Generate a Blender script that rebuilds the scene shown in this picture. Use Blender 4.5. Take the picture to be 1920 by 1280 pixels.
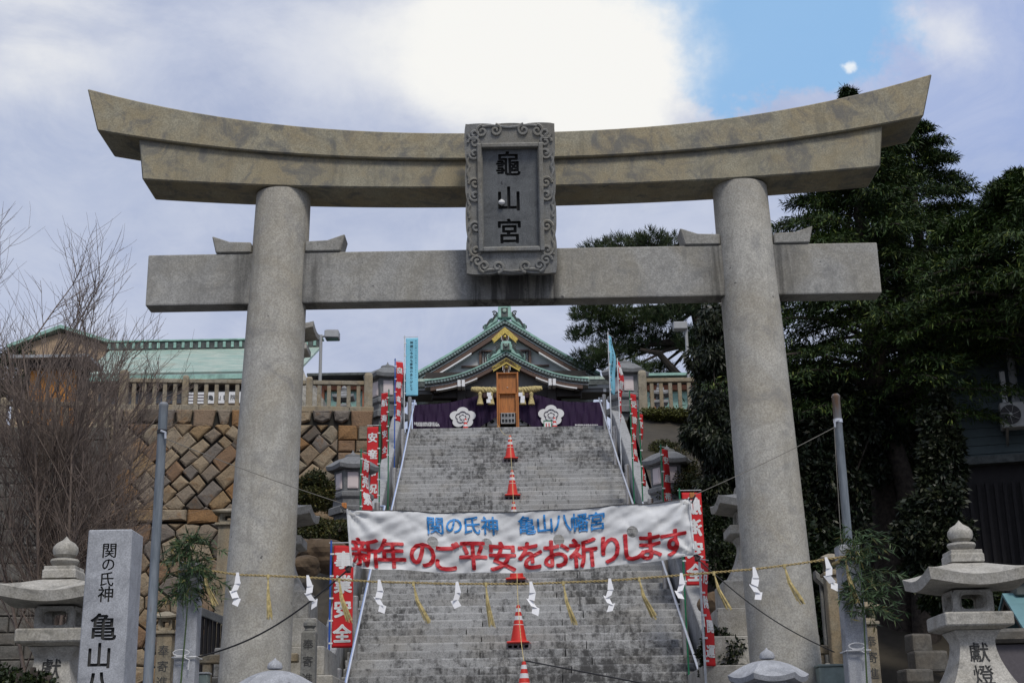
import bpy, bmesh, math, random
import numpy as np
from mathutils import Vector, Matrix

for o in list(bpy.data.objects): bpy.data.objects.remove(o)
SC = bpy.context.scene
COL = SC.collection
R = math.radians
rnd = random.Random(7)

# ------------------------------------------------------------------ camera
EYE = Vector((0, 0, 1.6)); FPX = 2667.0; PITCH = R(17.1); ROLL = 0.0175
_F = Vector((0, math.cos(PITCH), math.sin(PITCH)))
_U0 = Vector((0, -math.sin(PITCH), math.cos(PITCH))); _R0 = Vector((1, 0, 0))
_R = math.cos(ROLL) * _R0 - math.sin(ROLL) * _U0
_U = math.sin(ROLL) * _R0 + math.cos(ROLL) * _U0
def ray(px, py): return _F + _R * ((px - 960) / FPX) - _U * ((py - 640) / FPX)
def P(px, py, Y):
    "point of the place seen at a photograph pixel, at distance Y down the street"
    r = ray(px, py); return EYE + r * (Y / r.y)
cam = bpy.data.cameras.new('camera'); cam.lens = 50.0; cam.sensor_width = 36; cam.clip_end = 6000; cam.clip_start = .1
co = bpy.data.objects.new('camera', cam); COL.objects.link(co)
m = Matrix.Identity(4)
for i, v in enumerate((_R, _U, -_F)): m[0][i], m[1][i], m[2][i] = v
m[0][3], m[1][3], m[2][3] = EYE
co.matrix_world = m
SC.camera = co

# ------------------------------------------------------------------ sky and sun
SUN_EL, SUN_AZ = R(52), R(160)           # azimuth clockwise from +Y (ahead): the sun stands behind the camera, a little right
W = bpy.data.worlds.new('World'); SC.world = W; W.use_nodes = True
nt = W.node_tree; nt.nodes.clear()
def N(nt, t, **k):
    n = nt.nodes.new(t)
    for a, b in k.items(): setattr(n, a, b)
    return n
L = lambda nt, a, b: nt.links.new(a, b)
def wmath(op, a, b=None, clamp=False):
    n = N(nt, 'ShaderNodeMath', operation=op); n.use_clamp = clamp
    for i, x in enumerate((a, b)):
        if x is None: continue
        if isinstance(x, (int, float)): n.inputs[i].default_value = x
        else: L(nt, x, n.inputs[i])
    return n.outputs[0]
out = N(nt, 'ShaderNodeOutputWorld'); bg = N(nt, 'ShaderNodeBackground'); bg.inputs[1].default_value = 0.1
sky = N(nt, 'ShaderNodeTexSky', sky_type='NISHITA'); sky.sun_disc = False
sky.sun_elevation = SUN_EL; sky.sun_rotation = SUN_AZ; sky.air_density = 1.0; sky.dust_density = 1.0; sky.ozone_density = 1.5
tc = N(nt, 'ShaderNodeTexCoord')
def wnoise(scale, detail, rough, dist=0.0, off=(0, 0, 0), zs=2.2):
    mp = N(nt, 'ShaderNodeMapping'); mp.inputs['Scale'].default_value = (1, 1, zs); mp.inputs['Location'].default_value = off
    L(nt, tc.outputs['Generated'], mp.inputs[0])
    n = N(nt, 'ShaderNodeTexNoise'); n.inputs['Scale'].default_value = scale; n.inputs['Detail'].default_value = detail
    n.inputs['Roughness'].default_value = rough; n.inputs['Distortion'].default_value = dist
    L(nt, mp.outputs[0], n.inputs['Vector']); return n.outputs['Fac']
def wramp(x, a, b):
    n = N(nt, 'ShaderNodeMapRange', interpolation_type='SMOOTHSTEP'); n.inputs[1].default_value = a; n.inputs[2].default_value = b
    L(nt, x, n.inputs[0]); return n.outputs[0]
def blob(px, py, wpx, sharp=1.0):
    "a soft patch of sky round a direction, about wpx photograph pixels across"
    d = ray(px, py).normalized()
    n = N(nt, 'ShaderNodeVectorMath', operation='DOT_PRODUCT'); n.inputs[1].default_value = d
    L(nt, tc.outputs['Generated'], n.inputs[0])
    a = (wpx / FPX); return wramp(n.outputs['Value'], math.cos(a), math.cos(a * .15))
def wmix(f, a, b):
    n = N(nt, 'ShaderNodeMix', data_type='RGBA')
    for s, x in ((0, f), (6, a), (7, b)):
        if isinstance(x, tuple): n.inputs[s].default_value = (*x, 1)
        elif isinstance(x, (int, float)): n.inputs[s].default_value = x
        else: L(nt, x, n.inputs[s])
    return n.outputs[2]
def warped(scale, amt, detail=5):
    n = N(nt, 'ShaderNodeTexNoise'); n.inputs['Scale'].default_value = scale; n.inputs['Detail'].default_value = detail; n.inputs['Roughness'].default_value = .6
    L(nt, tc.outputs['Generated'], n.inputs['Vector'])
    s_ = N(nt, 'ShaderNodeVectorMath', operation='SUBTRACT'); L(nt, n.outputs['Color'], s_.inputs[0]); s_.inputs[1].default_value = (.5, .5, .5)
    k_ = N(nt, 'ShaderNodeVectorMath', operation='SCALE'); L(nt, s_.outputs[0], k_.inputs[0]); k_.inputs['Scale'].default_value = amt
    a_ = N(nt, 'ShaderNodeVectorMath', operation='ADD'); L(nt, tc.outputs['Generated'], a_.inputs[0]); L(nt, k_.outputs[0], a_.inputs[1]); return a_.outputs[0]
WARP = warped(4.5, .20, 7)
def blob(px, py, wpx, inner=.1):
    "a soft, ragged patch of cloud round a direction, about wpx photograph pixels across"
    d = ray(px, py).normalized(); n = N(nt, 'ShaderNodeVectorMath', operation='DISTANCE'); n.inputs[1].default_value = d
    L(nt, WARP, n.inputs[0]); a = wpx / FPX
    m_ = N(nt, 'ShaderNodeMapRange', interpolation_type='SMOOTHSTEP'); m_.inputs[1].default_value = a; m_.inputs[2].default_value = a * inner
    L(nt, n.outputs['Value'], m_.inputs[0]); return m_.outputs[0]
n1 = wnoise(3.2, 7, .55, .35, (1.3, .2, .6)); n2 = wnoise(7.5, 8, .6, .5, (4.1, 2.2, 0)); n3 = wnoise(1.4, 4, .5, 0, (2, 7, 1))
nn = wmath('ADD', wmath('MULTIPLY', n1, .6), wmath('MULTIPLY', n2, .4))
cl = wmix(wramp(nn, .40, .60), (3.9, 4.5, 6.2), (5.2, 5.7, 7.1))
cl = wmix(wmath('MULTIPLY', blob(1880, 200, 520, .3), .9), cl, (3.4, 4.3, 6.9))
cl = wmix(wmath('MULTIPLY', blob(60, 330, 460), .5), cl, (3.8, 4.5, 6.3))
tex = wramp(wnoise(11, 10, .68, .8, (3, 1, 5), 1.6), .34, .66)
cl = wmix(wmath('MULTIPLY', tex, .30), cl, wmix(.5, cl, (8.6, 8.7, 9.0)))
gap = wmath('ADD', blob(1390, -30, 300, .45), blob(1540, -60, 300, .45))
gap = wmath('ADD', gap, wmath('MULTIPLY', blob(1270, 10, 170, .3), .8))
gapc = wmix(.8, sky.outputs[0], (3.0, 5.6, 8.9))
cl = wmix(wmath('MULTIPLY', wramp(wmath('ADD', gap, wmath('MULTIPLY', wmath('SUBTRACT', n2, .5), -1.3)), .25, .62), .9), cl, gapc)
bright = wmath('ADD', wmath('MULTIPLY', blob(990, 50, 390, .0), .95), wmath('MULTIPLY', blob(1190, 190, 230, .1), .75))
bright = wmath('ADD', bright, wmath('MULTIPLY', blob(640, 60, 330, .0), .35))
bright = wmath('ADD', bright, wmath('MULTIPLY', blob(1790, 60, 130, .0), .38))
bright = wmath('ADD', bright, wmath('MULTIPLY', blob(1596, 126, 26, .3), .8))
bright = wmath('ADD', bright, wmath('MULTIPLY', blob(130, 70, 260, .0), .45))
bright = wmath('ADD', bright, wmath('MULTIPLY', blob(1860, 360, 170, .0), .15))
bright = wmath('MULTIPLY', bright, wmath('ADD', .45, wmath('MULTIPLY', wramp(nn, .36, .62), .75)))
cl = wmix(wramp(bright, .02, .80), cl, (9.0, 8.95, 8.7))
mp_ = N(nt, 'ShaderNodeVectorMath', operation='DISTANCE'); mp_.inputs[1].default_value = ray(1596, 126).normalized(); L(nt, warped(70, .012, 4), mp_.inputs[0])
bit = N(nt, 'ShaderNodeMapRange', interpolation_type='SMOOTHSTEP'); bit.inputs[1].default_value = .0052; bit.inputs[2].default_value = .0012; L(nt, mp_.outputs['Value'], bit.inputs[0])
cl = wmix(wmath('MULTIPLY', bit.outputs[0], .75), cl, (9.6, 9.6, 9.4))        # a small bright tuft of cloud
open_sky = wramp(n3, .62, .80)           # gaps of open sky elsewhere round the dome
L(nt, wmix(wmath('MULTIPLY', open_sky, .25), cl, sky.outputs[0]), bg.inputs[0]); L(nt, bg.outputs[0], out.inputs[0])

sl = bpy.data.lights.new('sun', 'SUN'); sl.energy = 2.1; sl.angle = R(14); sl.color = (1, .95, .86)
so = bpy.data.objects.new('sun', sl); COL.objects.link(so)
sd = Vector((math.sin(SUN_AZ) * math.cos(SUN_EL), math.cos(SUN_AZ) * math.cos(SUN_EL), math.sin(SUN_EL)))
so.rotation_euler = sd.to_track_quat('Z', 'Y').to_euler(); so.location = sd * 60
SC.view_settings.view_transform = 'Standard'; SC.view_settings.look = 'None'; SC.view_settings.gamma = 1
SC.view_settings.exposure = 0.05; SC.view_settings.use_curve_mapping = False

# ------------------------------------------------------------------ materials
def newmat(name):
    m = bpy.data.materials.new(name); m.use_nodes = True
    return m, m.node_tree, m.node_tree.nodes['Principled BSDF']
def srgb(r, g, b): return tuple(((x / 255) / 12.92 if x / 255 < .04045 else ((x / 255 + .055) / 1.055) ** 2.4) for x in (r, g, b))
def coords(nt, scale=(1, 1, 1), rand=True):
    t = N(nt, 'ShaderNodeTexCoord'); mp = N(nt, 'ShaderNodeMapping'); mp.inputs['Scale'].default_value = scale
    if rand:
        oi = N(nt, 'ShaderNodeObjectInfo'); ma = N(nt, 'ShaderNodeMath', operation='MULTIPLY'); ma.inputs[1].default_value = 37
        L(nt, oi.outputs['Random'], ma.inputs[0])
        va = N(nt, 'ShaderNodeVectorMath', operation='ADD'); L(nt, t.outputs['Object'], va.inputs[0]); L(nt, ma.outputs[0], va.inputs[1])
        L(nt, va.outputs[0], mp.inputs[0])
    else: L(nt, t.outputs['Object'], mp.inputs[0])
    return mp.outputs[0]
def noise(nt, vec, scale, detail=4, rough=.55, dist=0):
    n = N(nt, 'ShaderNodeTexNoise'); n.inputs['Scale'].default_value = scale; n.inputs['Detail'].default_value = detail
    n.inputs['Roughness'].default_value = rough; n.inputs['Distortion'].default_value = dist
    L(nt, vec, n.inputs['Vector']); return n.outputs['Fac']
def rng(nt, x, a, b, c=0, d=1):
    n = N(nt, 'ShaderNodeMapRange', interpolation_type='SMOOTHSTEP'); n.inputs[1].default_value = a; n.inputs[2].default_value = b
    n.inputs[3].default_value = c; n.inputs[4].default_value = d; L(nt, x, n.inputs[0]); return n.outputs[0]
def mixc(nt, f, a, b, mode='MIX'):
    n = N(nt, 'ShaderNodeMix', data_type='RGBA', blend_type=mode)
    for s, x in ((0, f), (6, a), (7, b)):
        if isinstance(x, tuple): n.inputs[s].default_value = (*x[:3], 1)
        elif isinstance(x, (int, float)): n.inputs[s].default_value = x
        else: L(nt, x, n.inputs[s])
    return n.outputs[2]
def mth(nt, op, a, b=0.0):
    n = N(nt, 'ShaderNodeMath', operation=op)
    for i, x in enumerate((a, b)):
        if isinstance(x, (int, float)): n.inputs[i].default_value = x
        else: L(nt, x, n.inputs[i])
    return n.outputs[0]
def bump(nt, bs, h, strength=.3, dist=.01):
    b = N(nt, 'ShaderNodeBump'); b.inputs['Strength'].default_value = strength; b.inputs['Distance'].default_value = dist
    L(nt, h, b.inputs['Height']); L(nt, b.outputs[0], bs.inputs['Normal'])

def granite(name, c, warm=None, warm_amt=.6, dark=(.05, .05, .05), dark_amt=.4, speck=90, streak=0.0, rough=.85, big=1.3, lo=.5, hi=.72):
    m, nt, bs = newmat(name); v = coords(nt)
    a = noise(nt, v, speck, 3, .7); b = noise(nt, v, big, 6, .65, .6); d = noise(nt, v, big * 2.3, 6, .7, .8)
    col = mixc(nt, rng(nt, a, .34, .66), tuple(x * .76 for x in c), tuple(min(1, x * 1.2) for x in c))
    mo = noise(nt, v, big * 3.1, 9, .74, 1.3); col = mixc(nt, rng(nt, mo, .40, .66, 0, .62), col, tuple(x * .58 for x in c))
    if warm: col = mixc(nt, mth(nt, 'MULTIPLY', rng(nt, b, .38, .66), warm_amt), col, mixc(nt, rng(nt, a, .3, .7), tuple(x * .7 for x in warm), warm))
    col = mixc(nt, mth(nt, 'MULTIPLY', rng(nt, d, lo, hi), dark_amt), col, dark)
    if streak:
        vs = coords(nt, (5, 5, .35)); s = noise(nt, vs, 1.6, 5, .65, .3)
        col = mixc(nt, mth(nt, 'MULTIPLY', rng(nt, s, .52, .72), streak), col, tuple(x * .45 for x in c))
    bl = noise(nt, v, 11, 2, .5)
    col = mixc(nt, rng(nt, bl, .74, .78, 0, .7), col, (.035, .035, .04))
    L(nt, col, bs.inputs['Base Color']); bs.inputs['Roughness'].default_value = rough
    bump(nt, bs, mth(nt, 'ADD', a, mth(nt, 'MULTIPLY', d, 1.5)), .35, .006)
    return m
def plain(name, c, rough=.6, metal=0, var=.25, scale=8, bumpy=.1, spec=None):
    m, nt, bs = newmat(name); v = coords(nt); a = noise(nt, v, scale, 5, .6, .3)
    L(nt, mixc(nt, rng(nt, a, .3, .7), tuple(x * (1 - var) for x in c), tuple(min(1, x * (1 + var * .6)) for x in c)), bs.inputs['Base Color'])
    bs.inputs['Roughness'].default_value = rough; bs.inputs['Metallic'].default_value = metal
    if spec is not None: bs.inputs['Specular IOR Level'].default_value = spec
    if bumpy: bump(nt, bs, a, bumpy, .01)
    return m
def leafmat(name, c1, c2, c3=None, rough=.55, scale=.8):
    m, nt, bs = newmat(name); v = coords(nt, rand=False)
    g = N(nt, 'ShaderNodeNewGeometry'); a = noise(nt, v, scale, 3, .6)
    col = mixc(nt, rng(nt, a, .35, .65), c1, c2)
    if c3: col = mixc(nt, rng(nt, g.outputs['Random Per Island'], .8, 1, 0, .9), col, c3)
    hs = N(nt, 'ShaderNodeHueSaturation'); L(nt, col, hs.inputs['Color'])
    L(nt, rng(nt, g.outputs['Random Per Island'], 0, 1, .55, 1.35), hs.inputs['Value'])
    L(nt, hs.outputs[0], bs.inputs['Base Color']); bs.inputs['Roughness'].default_value = rough; bs.inputs['Specular IOR Level'].default_value = .3
    return m
def wood(name, c, axis=(14, 14, 1), rough=.5):
    m, nt, bs = newmat(name); v = coords(nt, axis); a = noise(nt, v, 2.2, 5, .6, 1.2)
    L(nt, mixc(nt, rng(nt, a, .3, .7), tuple(x * .6 for x in c), tuple(x * 1.15 for x in c)), bs.inputs['Base Color'])
    bs.inputs['Roughness'].default_value = rough; bump(nt, bs, a, .15, .01); return m
M = {}
M['torii'] = granite('torii granite', (.30, .295, .275), (.29, .255, .19), .45, (.08, .08, .085), .35, 60, .35)
M['torii_col'] = granite('torii column granite', (.44, .425, .385), (.36, .31, .22), .5, (.17, .175, .185), .5, 55, .34, big=.9)
M['lintel'] = granite('weathered lintel granite', (.32, .295, .218), (.35, .285, .17), .75, (.12, .122, .122), .75, 60, .45, big=1.4, lo=.46, hi=.66)
M['plaque'] = granite('plaque granite', (0.260, 0.264, 0.260), (.30, .26, .18), .5, (.06, .063, .068), .55, 70, .3)
M['plaque_in'] = granite('plaque panel granite', (0.170, 0.179, 0.186), None, 0, (.035, .037, .042), .6, 80, .35)
def step_mat():
    m, nt, bs = newmat('stair granite'); v = coords(nt, rand=False); oi = N(nt, 'ShaderNodeObjectInfo')
    a = noise(nt, v, 75, 3, .7); fine = noise(nt, v, 7, 9, .78, .2); drip = noise(nt, coords(nt, (6, 1, .8), False), 2.0, 5, .7); lg = noise(nt, coords(nt, (1, .6, .6), False), .55, 3, .5)
    t = N(nt, 'ShaderNodeTexCoord'); sp = N(nt, 'ShaderNodeSeparateXYZ'); L(nt, t.outputs['Object'], sp.inputs[0])
    base = mixc(nt, rng(nt, a, .36, .64), (.245, .247, .25), (.42, .422, .418)); base = mixc(nt, rng(nt, noise(nt, v, 1.1, 4, .6), .45, .7, 0, .35), base, (.27, .245, .20))
    hs = N(nt, 'ShaderNodeHueSaturation'); L(nt, base, hs.inputs['Color']); L(nt, rng(nt, oi.outputs['Random'], 0, 1, .86, 1.14), hs.inputs['Value'])
    low = mth(nt, 'MULTIPLY', rng(nt, sp.outputs[0], -2.0, 2.6), rng(nt, sp.outputs[2], 5.2, 2.2))
    f = mth(nt, 'ADD', mth(nt, 'ADD', mth(nt, 'MULTIPLY', fine, .62), mth(nt, 'MULTIPLY', drip, .30)), mth(nt, 'ADD', mth(nt, 'MULTIPLY', lg, .35), mth(nt, 'ADD', mth(nt, 'MULTIPLY', low, .10), mth(nt, 'MULTIPLY', rng(nt, sp.outputs[2], 5.5, 2.5), .035))))
    L(nt, mixc(nt, rng(nt, f, .60, .76, 0, .86), hs.outputs[0], (.026, .025, .025)), bs.inputs['Base Color']); bs.inputs['Roughness'].default_value = .88
    bump(nt, bs, mth(nt, 'ADD', a, fine), .4, .008); return m
M['step'] = step_mat()
M['lantern'] = granite('old lantern granite', (0.449, 0.430, 0.389), (.25, .225, .17), .5, (.075, .075, .07), .6, 75, .2, big=3)
M['lampstone'] = granite('grey lamp granite', (.19, .195, .20), None, 0, (.07, .073, .078), .6, 80, .3, big=2.5)
M['newgranite'] = granite('cut grey granite', (0.389, 0.402, 0.431), None, 0, (.15, .16, .18), .55, 110, .35, big=1.6)
M['fence'] = granite('ochre fence granite', (.30, .265, .20), (.30, .22, .12), .7, (.06, .055, .045), .7, 60, .6, big=1.8)
M['parapet'] = granite('pale parapet granite', (0.330, 0.336, 0.341), None, 0, (.06, .06, .06), .6, 80, .4, big=1.5)
M['plinth'] = granite('plinth granite', (.21, .21, .20), (.2, .185, .15), .4, (.05, .05, .05), .6, 70, .4, big=2)
M['carved'] = plain('shade and dirt in carved letters', (.055, .055, .055), .95)  # shade of the deep cut painted into the letter colour, along with grime
def tie_mat():
    "the tie beam carries run-off stains under the plaque, beside the columns and under the wedges"
    m = granite('tie beam granite', (.335, .33, .312), (.30, .265, .19), .45, (.12, .125, .13), .5, 60, .4, big=1.2)
    nt = m.node_tree; bs = nt.nodes['Principled BSDF']; src = bs.inputs['Base Color'].links[0].from_socket
    t = N(nt, 'ShaderNodeTexCoord'); sp = N(nt, 'ShaderNodeSeparateXYZ'); L(nt, t.outputs['Object'], sp.inputs[0])
    s = noise(nt, coords(nt, (7, 3, .5), False), 1.5, 6, .7, .4)
    ax = mth(nt, 'ABSOLUTE', sp.outputs[0])
    mask = mth(nt, 'ADD', rng(nt, ax, .44, .56, 1, 0), mth(nt, 'MULTIPLY', rng(nt, mth(nt, 'ABSOLUTE', mth(nt, 'SUBTRACT', ax, 2.62)), .32, .72, 1, 0), .75))
    mask = mth(nt, 'MULTIPLY', mask, rng(nt, s, .36, .62, .35, 1))
    L(nt, mixc(nt, mth(nt, 'MINIMUM', mask, .92), src, (.035, .033, .03)), bs.inputs['Base Color']); return m
M['tie'] = tie_mat()
def wallstone():
    m, nt, bs = newmat('wall stones'); v = coords(nt); oi = N(nt, 'ShaderNodeObjectInfo')
    cr = N(nt, 'ShaderNodeValToRGB'); L(nt, oi.outputs['Random'], cr.inputs[0]); e = cr.color_ramp; e.interpolation = 'CONSTANT'
    cs = [(0.292, 0.216, 0.133), (0.255, 0.205, 0.152), (0.312, 0.21, 0.108), (0.281, 0.234, 0.167), (0.299, 0.164, 0.068), (0.192, 0.164, 0.138), (0.268, 0.199, 0.128), (0.344, 0.268, 0.177), (0.122, 0.099, 0.077), (0.268, 0.188, 0.123), (0.249, 0.153, 0.088), (0.325, 0.262, 0.183)]
    while len(e.elements) < len(cs): e.elements.new(.5)
    for i, c in enumerate(cs): e.elements[i].position = i / len(cs); e.elements[i].color = (*c, 1)
    a = noise(nt, v, 24, 5, .7); b = noise(nt, v, 3.2, 5, .65, .5)
    col = mixc(nt, rng(nt, a, .3, .7, .35, 0), cr.outputs[0], (.03, .025, .02))
    col = mixc(nt, rng(nt, b, .52, .75, 0, .7), col, (.21, .105, .035)); col = mixc(nt, rng(nt, noise(nt, v, 2.4, 5, .7), .56, .75, 0, .45), col, (.08, .075, .065))
    L(nt, col, bs.inputs['Base Color']); bs.inputs['Roughness'].default_value = .9
    bump(nt, bs, mth(nt, 'ADD', mth(nt, 'MULTIPLY', a, .6), b), .9, .05); return m
M['wallstone'] = wallstone()
M['greystone'] = granite('grey coursed stone', (.125, .118, .105), (.12, .10, .075), .6, (.035, .035, .033), .7, 30, .3, big=2)
M['joint'] = plain('dark mossy joints', (.022, .02, .016), .95)
M['earth'] = plain('earth', (.05, .042, .03), .95, scale=3, bumpy=.6)
M['paving'] = granite('paving', (.06, .06, .058), None, 0, (.08, .08, .08), .5, 40, 0, big=.7)
M['steel'] = plain('brushed steel', (.42, .40, .37), .38, .75, .15, 20)
M['railsteel'] = plain('bright rail steel', (.66, .68, .72), .3, .6, .1, 20)
def stripe():  # alternating pale and blue bands in the base colour
    m, nt, bs = newmat('blue and white striped rail'); w = N(nt, 'ShaderNodeTexWave'); w.inputs['Scale'].default_value = 9
    L(nt, coords(nt, (1, 1, 1), False), w.inputs[0]); L(nt, mixc(nt, rng(nt, w.outputs['Fac'], .4, .6), (.62, .66, .75), (.25, .35, .62)), bs.inputs['Base Color'])
    bs.inputs['Roughness'].default_value = .4; return m
M['stripe'] = stripe()
def galv():
    m, nt, bs = newmat('galvanised pole'); v = coords(nt, (6, 6, .8), False); a = noise(nt, v, 2.5, 5, .65)
    t = N(nt, 'ShaderNodeTexCoord'); sp = N(nt, 'ShaderNodeSeparateXYZ'); L(nt, t.outputs['Object'], sp.inputs[0])
    rust = mth(nt, 'MULTIPLY', rng(nt, sp.outputs[2], 5.05, 5.5), rng(nt, a, .3, .55))
    rust = mth(nt, 'ADD', mth(nt, 'MULTIPLY', rng(nt, a, .58, .72), .55), rust)
    L(nt, mixc(nt, mth(nt, 'MINIMUM', rust, .9), mixc(nt, rng(nt, a, .3, .7), (.19, .22, .25), (.36, .40, .44)), (.16, .085, .04)), bs.inputs['Base Color'])
    bs.inputs['Roughness'].default_value = .5; bs.inputs['Metallic'].default_value = .3; return m
M['galv'] = galv()
M['red'] = plain('red flag cloth', (.55, .012, .016), .75, 0, .12, 5)
M['white'] = plain('white print', (.72, .72, .72), .75, 0, .05)
M['cyan'] = plain('light blue flag cloth', (.22, .56, .72), .75, 0, .08, 4)
M['black'] = plain('black print', (.02, .025, .03), .7, 0, .1)
M['vinyl'] = plain('white vinyl banner', (0.654, 0.662, 0.671), .62, 0, .08, 7, .3, .2)
M['bluetext'] = plain('blue print', (.02, .22, .56), .5, 0, .12)
M['redtext'] = plain('red print', (.50, .012, .02), .5, 0, .15)
M['orangered'] = plain('orange red cone plastic', (.62, .03, .018), .45, 0, .12)
M['conewhite'] = plain('white reflective band', (.68, .68, .70), .4, 0, .06)
M['concrete'] = plain('concrete block', (.20, .18, .19), .9, 0, .25, 30, .4)
M['greenpole'] = plain('green pole', (.01, .16, .07), .4); M['bluepole'] = plain('blue pole', (.02, .09, .42), .4); M['whitepole'] = plain('white pole', (.6, .62, .64), .4)
M['paper'] = plain('white paper', (.82, .82, .84), .8, 0, .03, 5, 0)
M['straw'] = plain('straw', (.52, .42, .19), .8, 0, .4, 30, .3); M['rope'] = plain('straw rope', (.42, .32, .14), .85, 0, .35, 60, .3)
M['cord'] = plain('black cord', (.015, .015, .018), .6); M['wire'] = plain('grey wire', (.16, .15, .13), .6)
M['verdigris'] = plain('verdigris copper', (.29, .48, .41), .6, .1, .3, 3.5, .2)
M['bandcopper'] = plain('grey copper band', (.085, .09, .085), .55, .1, .4, 9, .2)
def copper_roof():
    m, nt, bs = newmat('patinated copper roof'); v = coords(nt, (1, 1, 1), False); a = noise(nt, coords(nt, (1, 4, 1), False), 1.1, 6, .65, .4)
    br = N(nt, 'ShaderNodeTexBrick'); br.inputs['Scale'].default_value = 3.2; br.inputs['Mortar Size'].default_value = .025
    br.inputs['Color1'].default_value = (1, 1, 1, 1); br.inputs['Color2'].default_value = (.86, .86, .86, 1); br.inputs['Mortar'].default_value = (.45, .45, .45, 1); L(nt, v, br.inputs[0])
    c = mixc(nt, rng(nt, a, .35, .65), (.27, .42, .36), (.48, .55, .47)); c = mixc(nt, rng(nt, noise(nt, v, .9, 5, .6), .56, .74, 0, .8), c, (.30, .28, .20))
    L(nt, mixc(nt, 1.0, c, br.outputs[0], 'MULTIPLY'), bs.inputs['Base Color']); bs.inputs['Roughness'].default_value = .6; return m
M['copper'] = copper_roof()
M['darkcopper'] = plain('dark aged copper', (.075, .085, .08), .55, .2, .5, 9, .3)
M['tiledisc'] = plain('grey green copper disc', (.17, .225, .22), .55, .2, .3, 9, .2)
M['brown'] = plain('brown lacquered timber', (.10, .055, .036), .5); M['darkwood'] = plain('dark timber', (.022, .015, .012), .6)
M['plaster'] = plain('white plaster', (.56, .58, .58), .8, 0, .05); M['greyboard'] = plain('grey painted board', (.16, .16, .16), .7, 0, .1)
M['whitepaint'] = plain('white paint', (.75, .75, .75), .5, 0, .04); M['greypaint'] = plain('pale grey paint', (.34, .35, .36), .6, 0, .08)
M['gold'] = plain('gilt metal', (.62, .46, .12), .35, .75, .35, 30, .5)
M['purple'] = plain('purple curtain', (.020, .003, .036), .8, 0, .15, 3)
M['orangewood'] = wood('varnished orange timber', (.42, .15, .03)); M['bronze'] = plain('bronze', (.09, .05, .045), .4, .6)
M['tan'] = plain('tan rendered wall', (.40, .29, .19), .85, 0, .08, 2); M['orangepaint'] = plain('vermilion brown paint', (.30, .11, .05), .6)
M['kiosk'] = plain('orange panel', (.60, .24, .03), .6, 0, .2, 4)
M['sidingcol'] = plain('grey green siding', (.085, .115, .12), .7, 0, .15, 3); M['glass'] = plain('dark window glass', (.03, .04, .05), .1, 0, .1, 3, 0)
M['acwhite'] = plain('cream plastic', (.55, .55, .53), .5, 0, .05); M['fan'] = plain('dark grille', (.05, .045, .045), .5)
M['lampglass'] = plain('frosted pink white pane', (.62, .54, .53), .35, 0, .04, 4, 0)
M['bark'] = plain('dark bark', (.055, .044, .036), .95, 0, .5, 14, 1.0); M['pinebark'] = plain('pine bark', (.04, .03, .024), .95, 0, .5, 10, .8)
M['twig'] = plain('bare twig bark', (.20, .155, .13), .9, 0, .3, 6, .2)
M['cedar'] = leafmat('cedar needles', (.017, .038, .010), (.040, .074, .014), (.095, .115, .02), .6, .7)
M['pine'] = leafmat('pine needles', (.016, .032, .012), (.034, .052, .014), (.055, .06, .02), .6, .5)
M['oak'] = leafmat('evergreen leaves', (0.0091, 0.0169, 0.0091), (0.0195, 0.026, 0.0104), (0.0325, 0.0325, 0.0163), .45, 1.2)
M['azalea'] = leafmat('azalea leaves', (.03, .040, .010), (.065, .066, .014), (.10, .07, .02), .6, 1.8)
M['hedge'] = leafmat('dark hedge leaves', (0.0078, 0.0169, 0.0059), (0.0169, 0.0273, 0.0078), (0.0325, 0.039, 0.0097), .45, 1.5)
M['yellowhedge'] = leafmat('yellow green creeper', (.055, .065, .012), (.10, .10, .02), None, .6, 2)
M['bamboo'] = leafmat('bamboo leaves', (.035, .07, .03), (.06, .10, .045), (.16, .13, .04), .5, 5)
M['culm'] = plain('bamboo culm', (.05, .09, .02), .5)
M['rock'] = plain('brown rock', (.11, .075, .045), .95, 0, .5, 2.5, 1.0)
M['shedroof'] = plain('blue green shed roof', (.13, .25, .27), .5, .2, .15, 3); M['darkwall'] = plain('dark slatted wall', (.02, .017, .018), .8)
M['greywall'] = plain('mauve grey wall', (.10, .09, .10), .85, 0, .1, 30, .2)
M['signmetal'] = plain('grey green sheet', (.22, .27, .25), .5)
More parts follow.
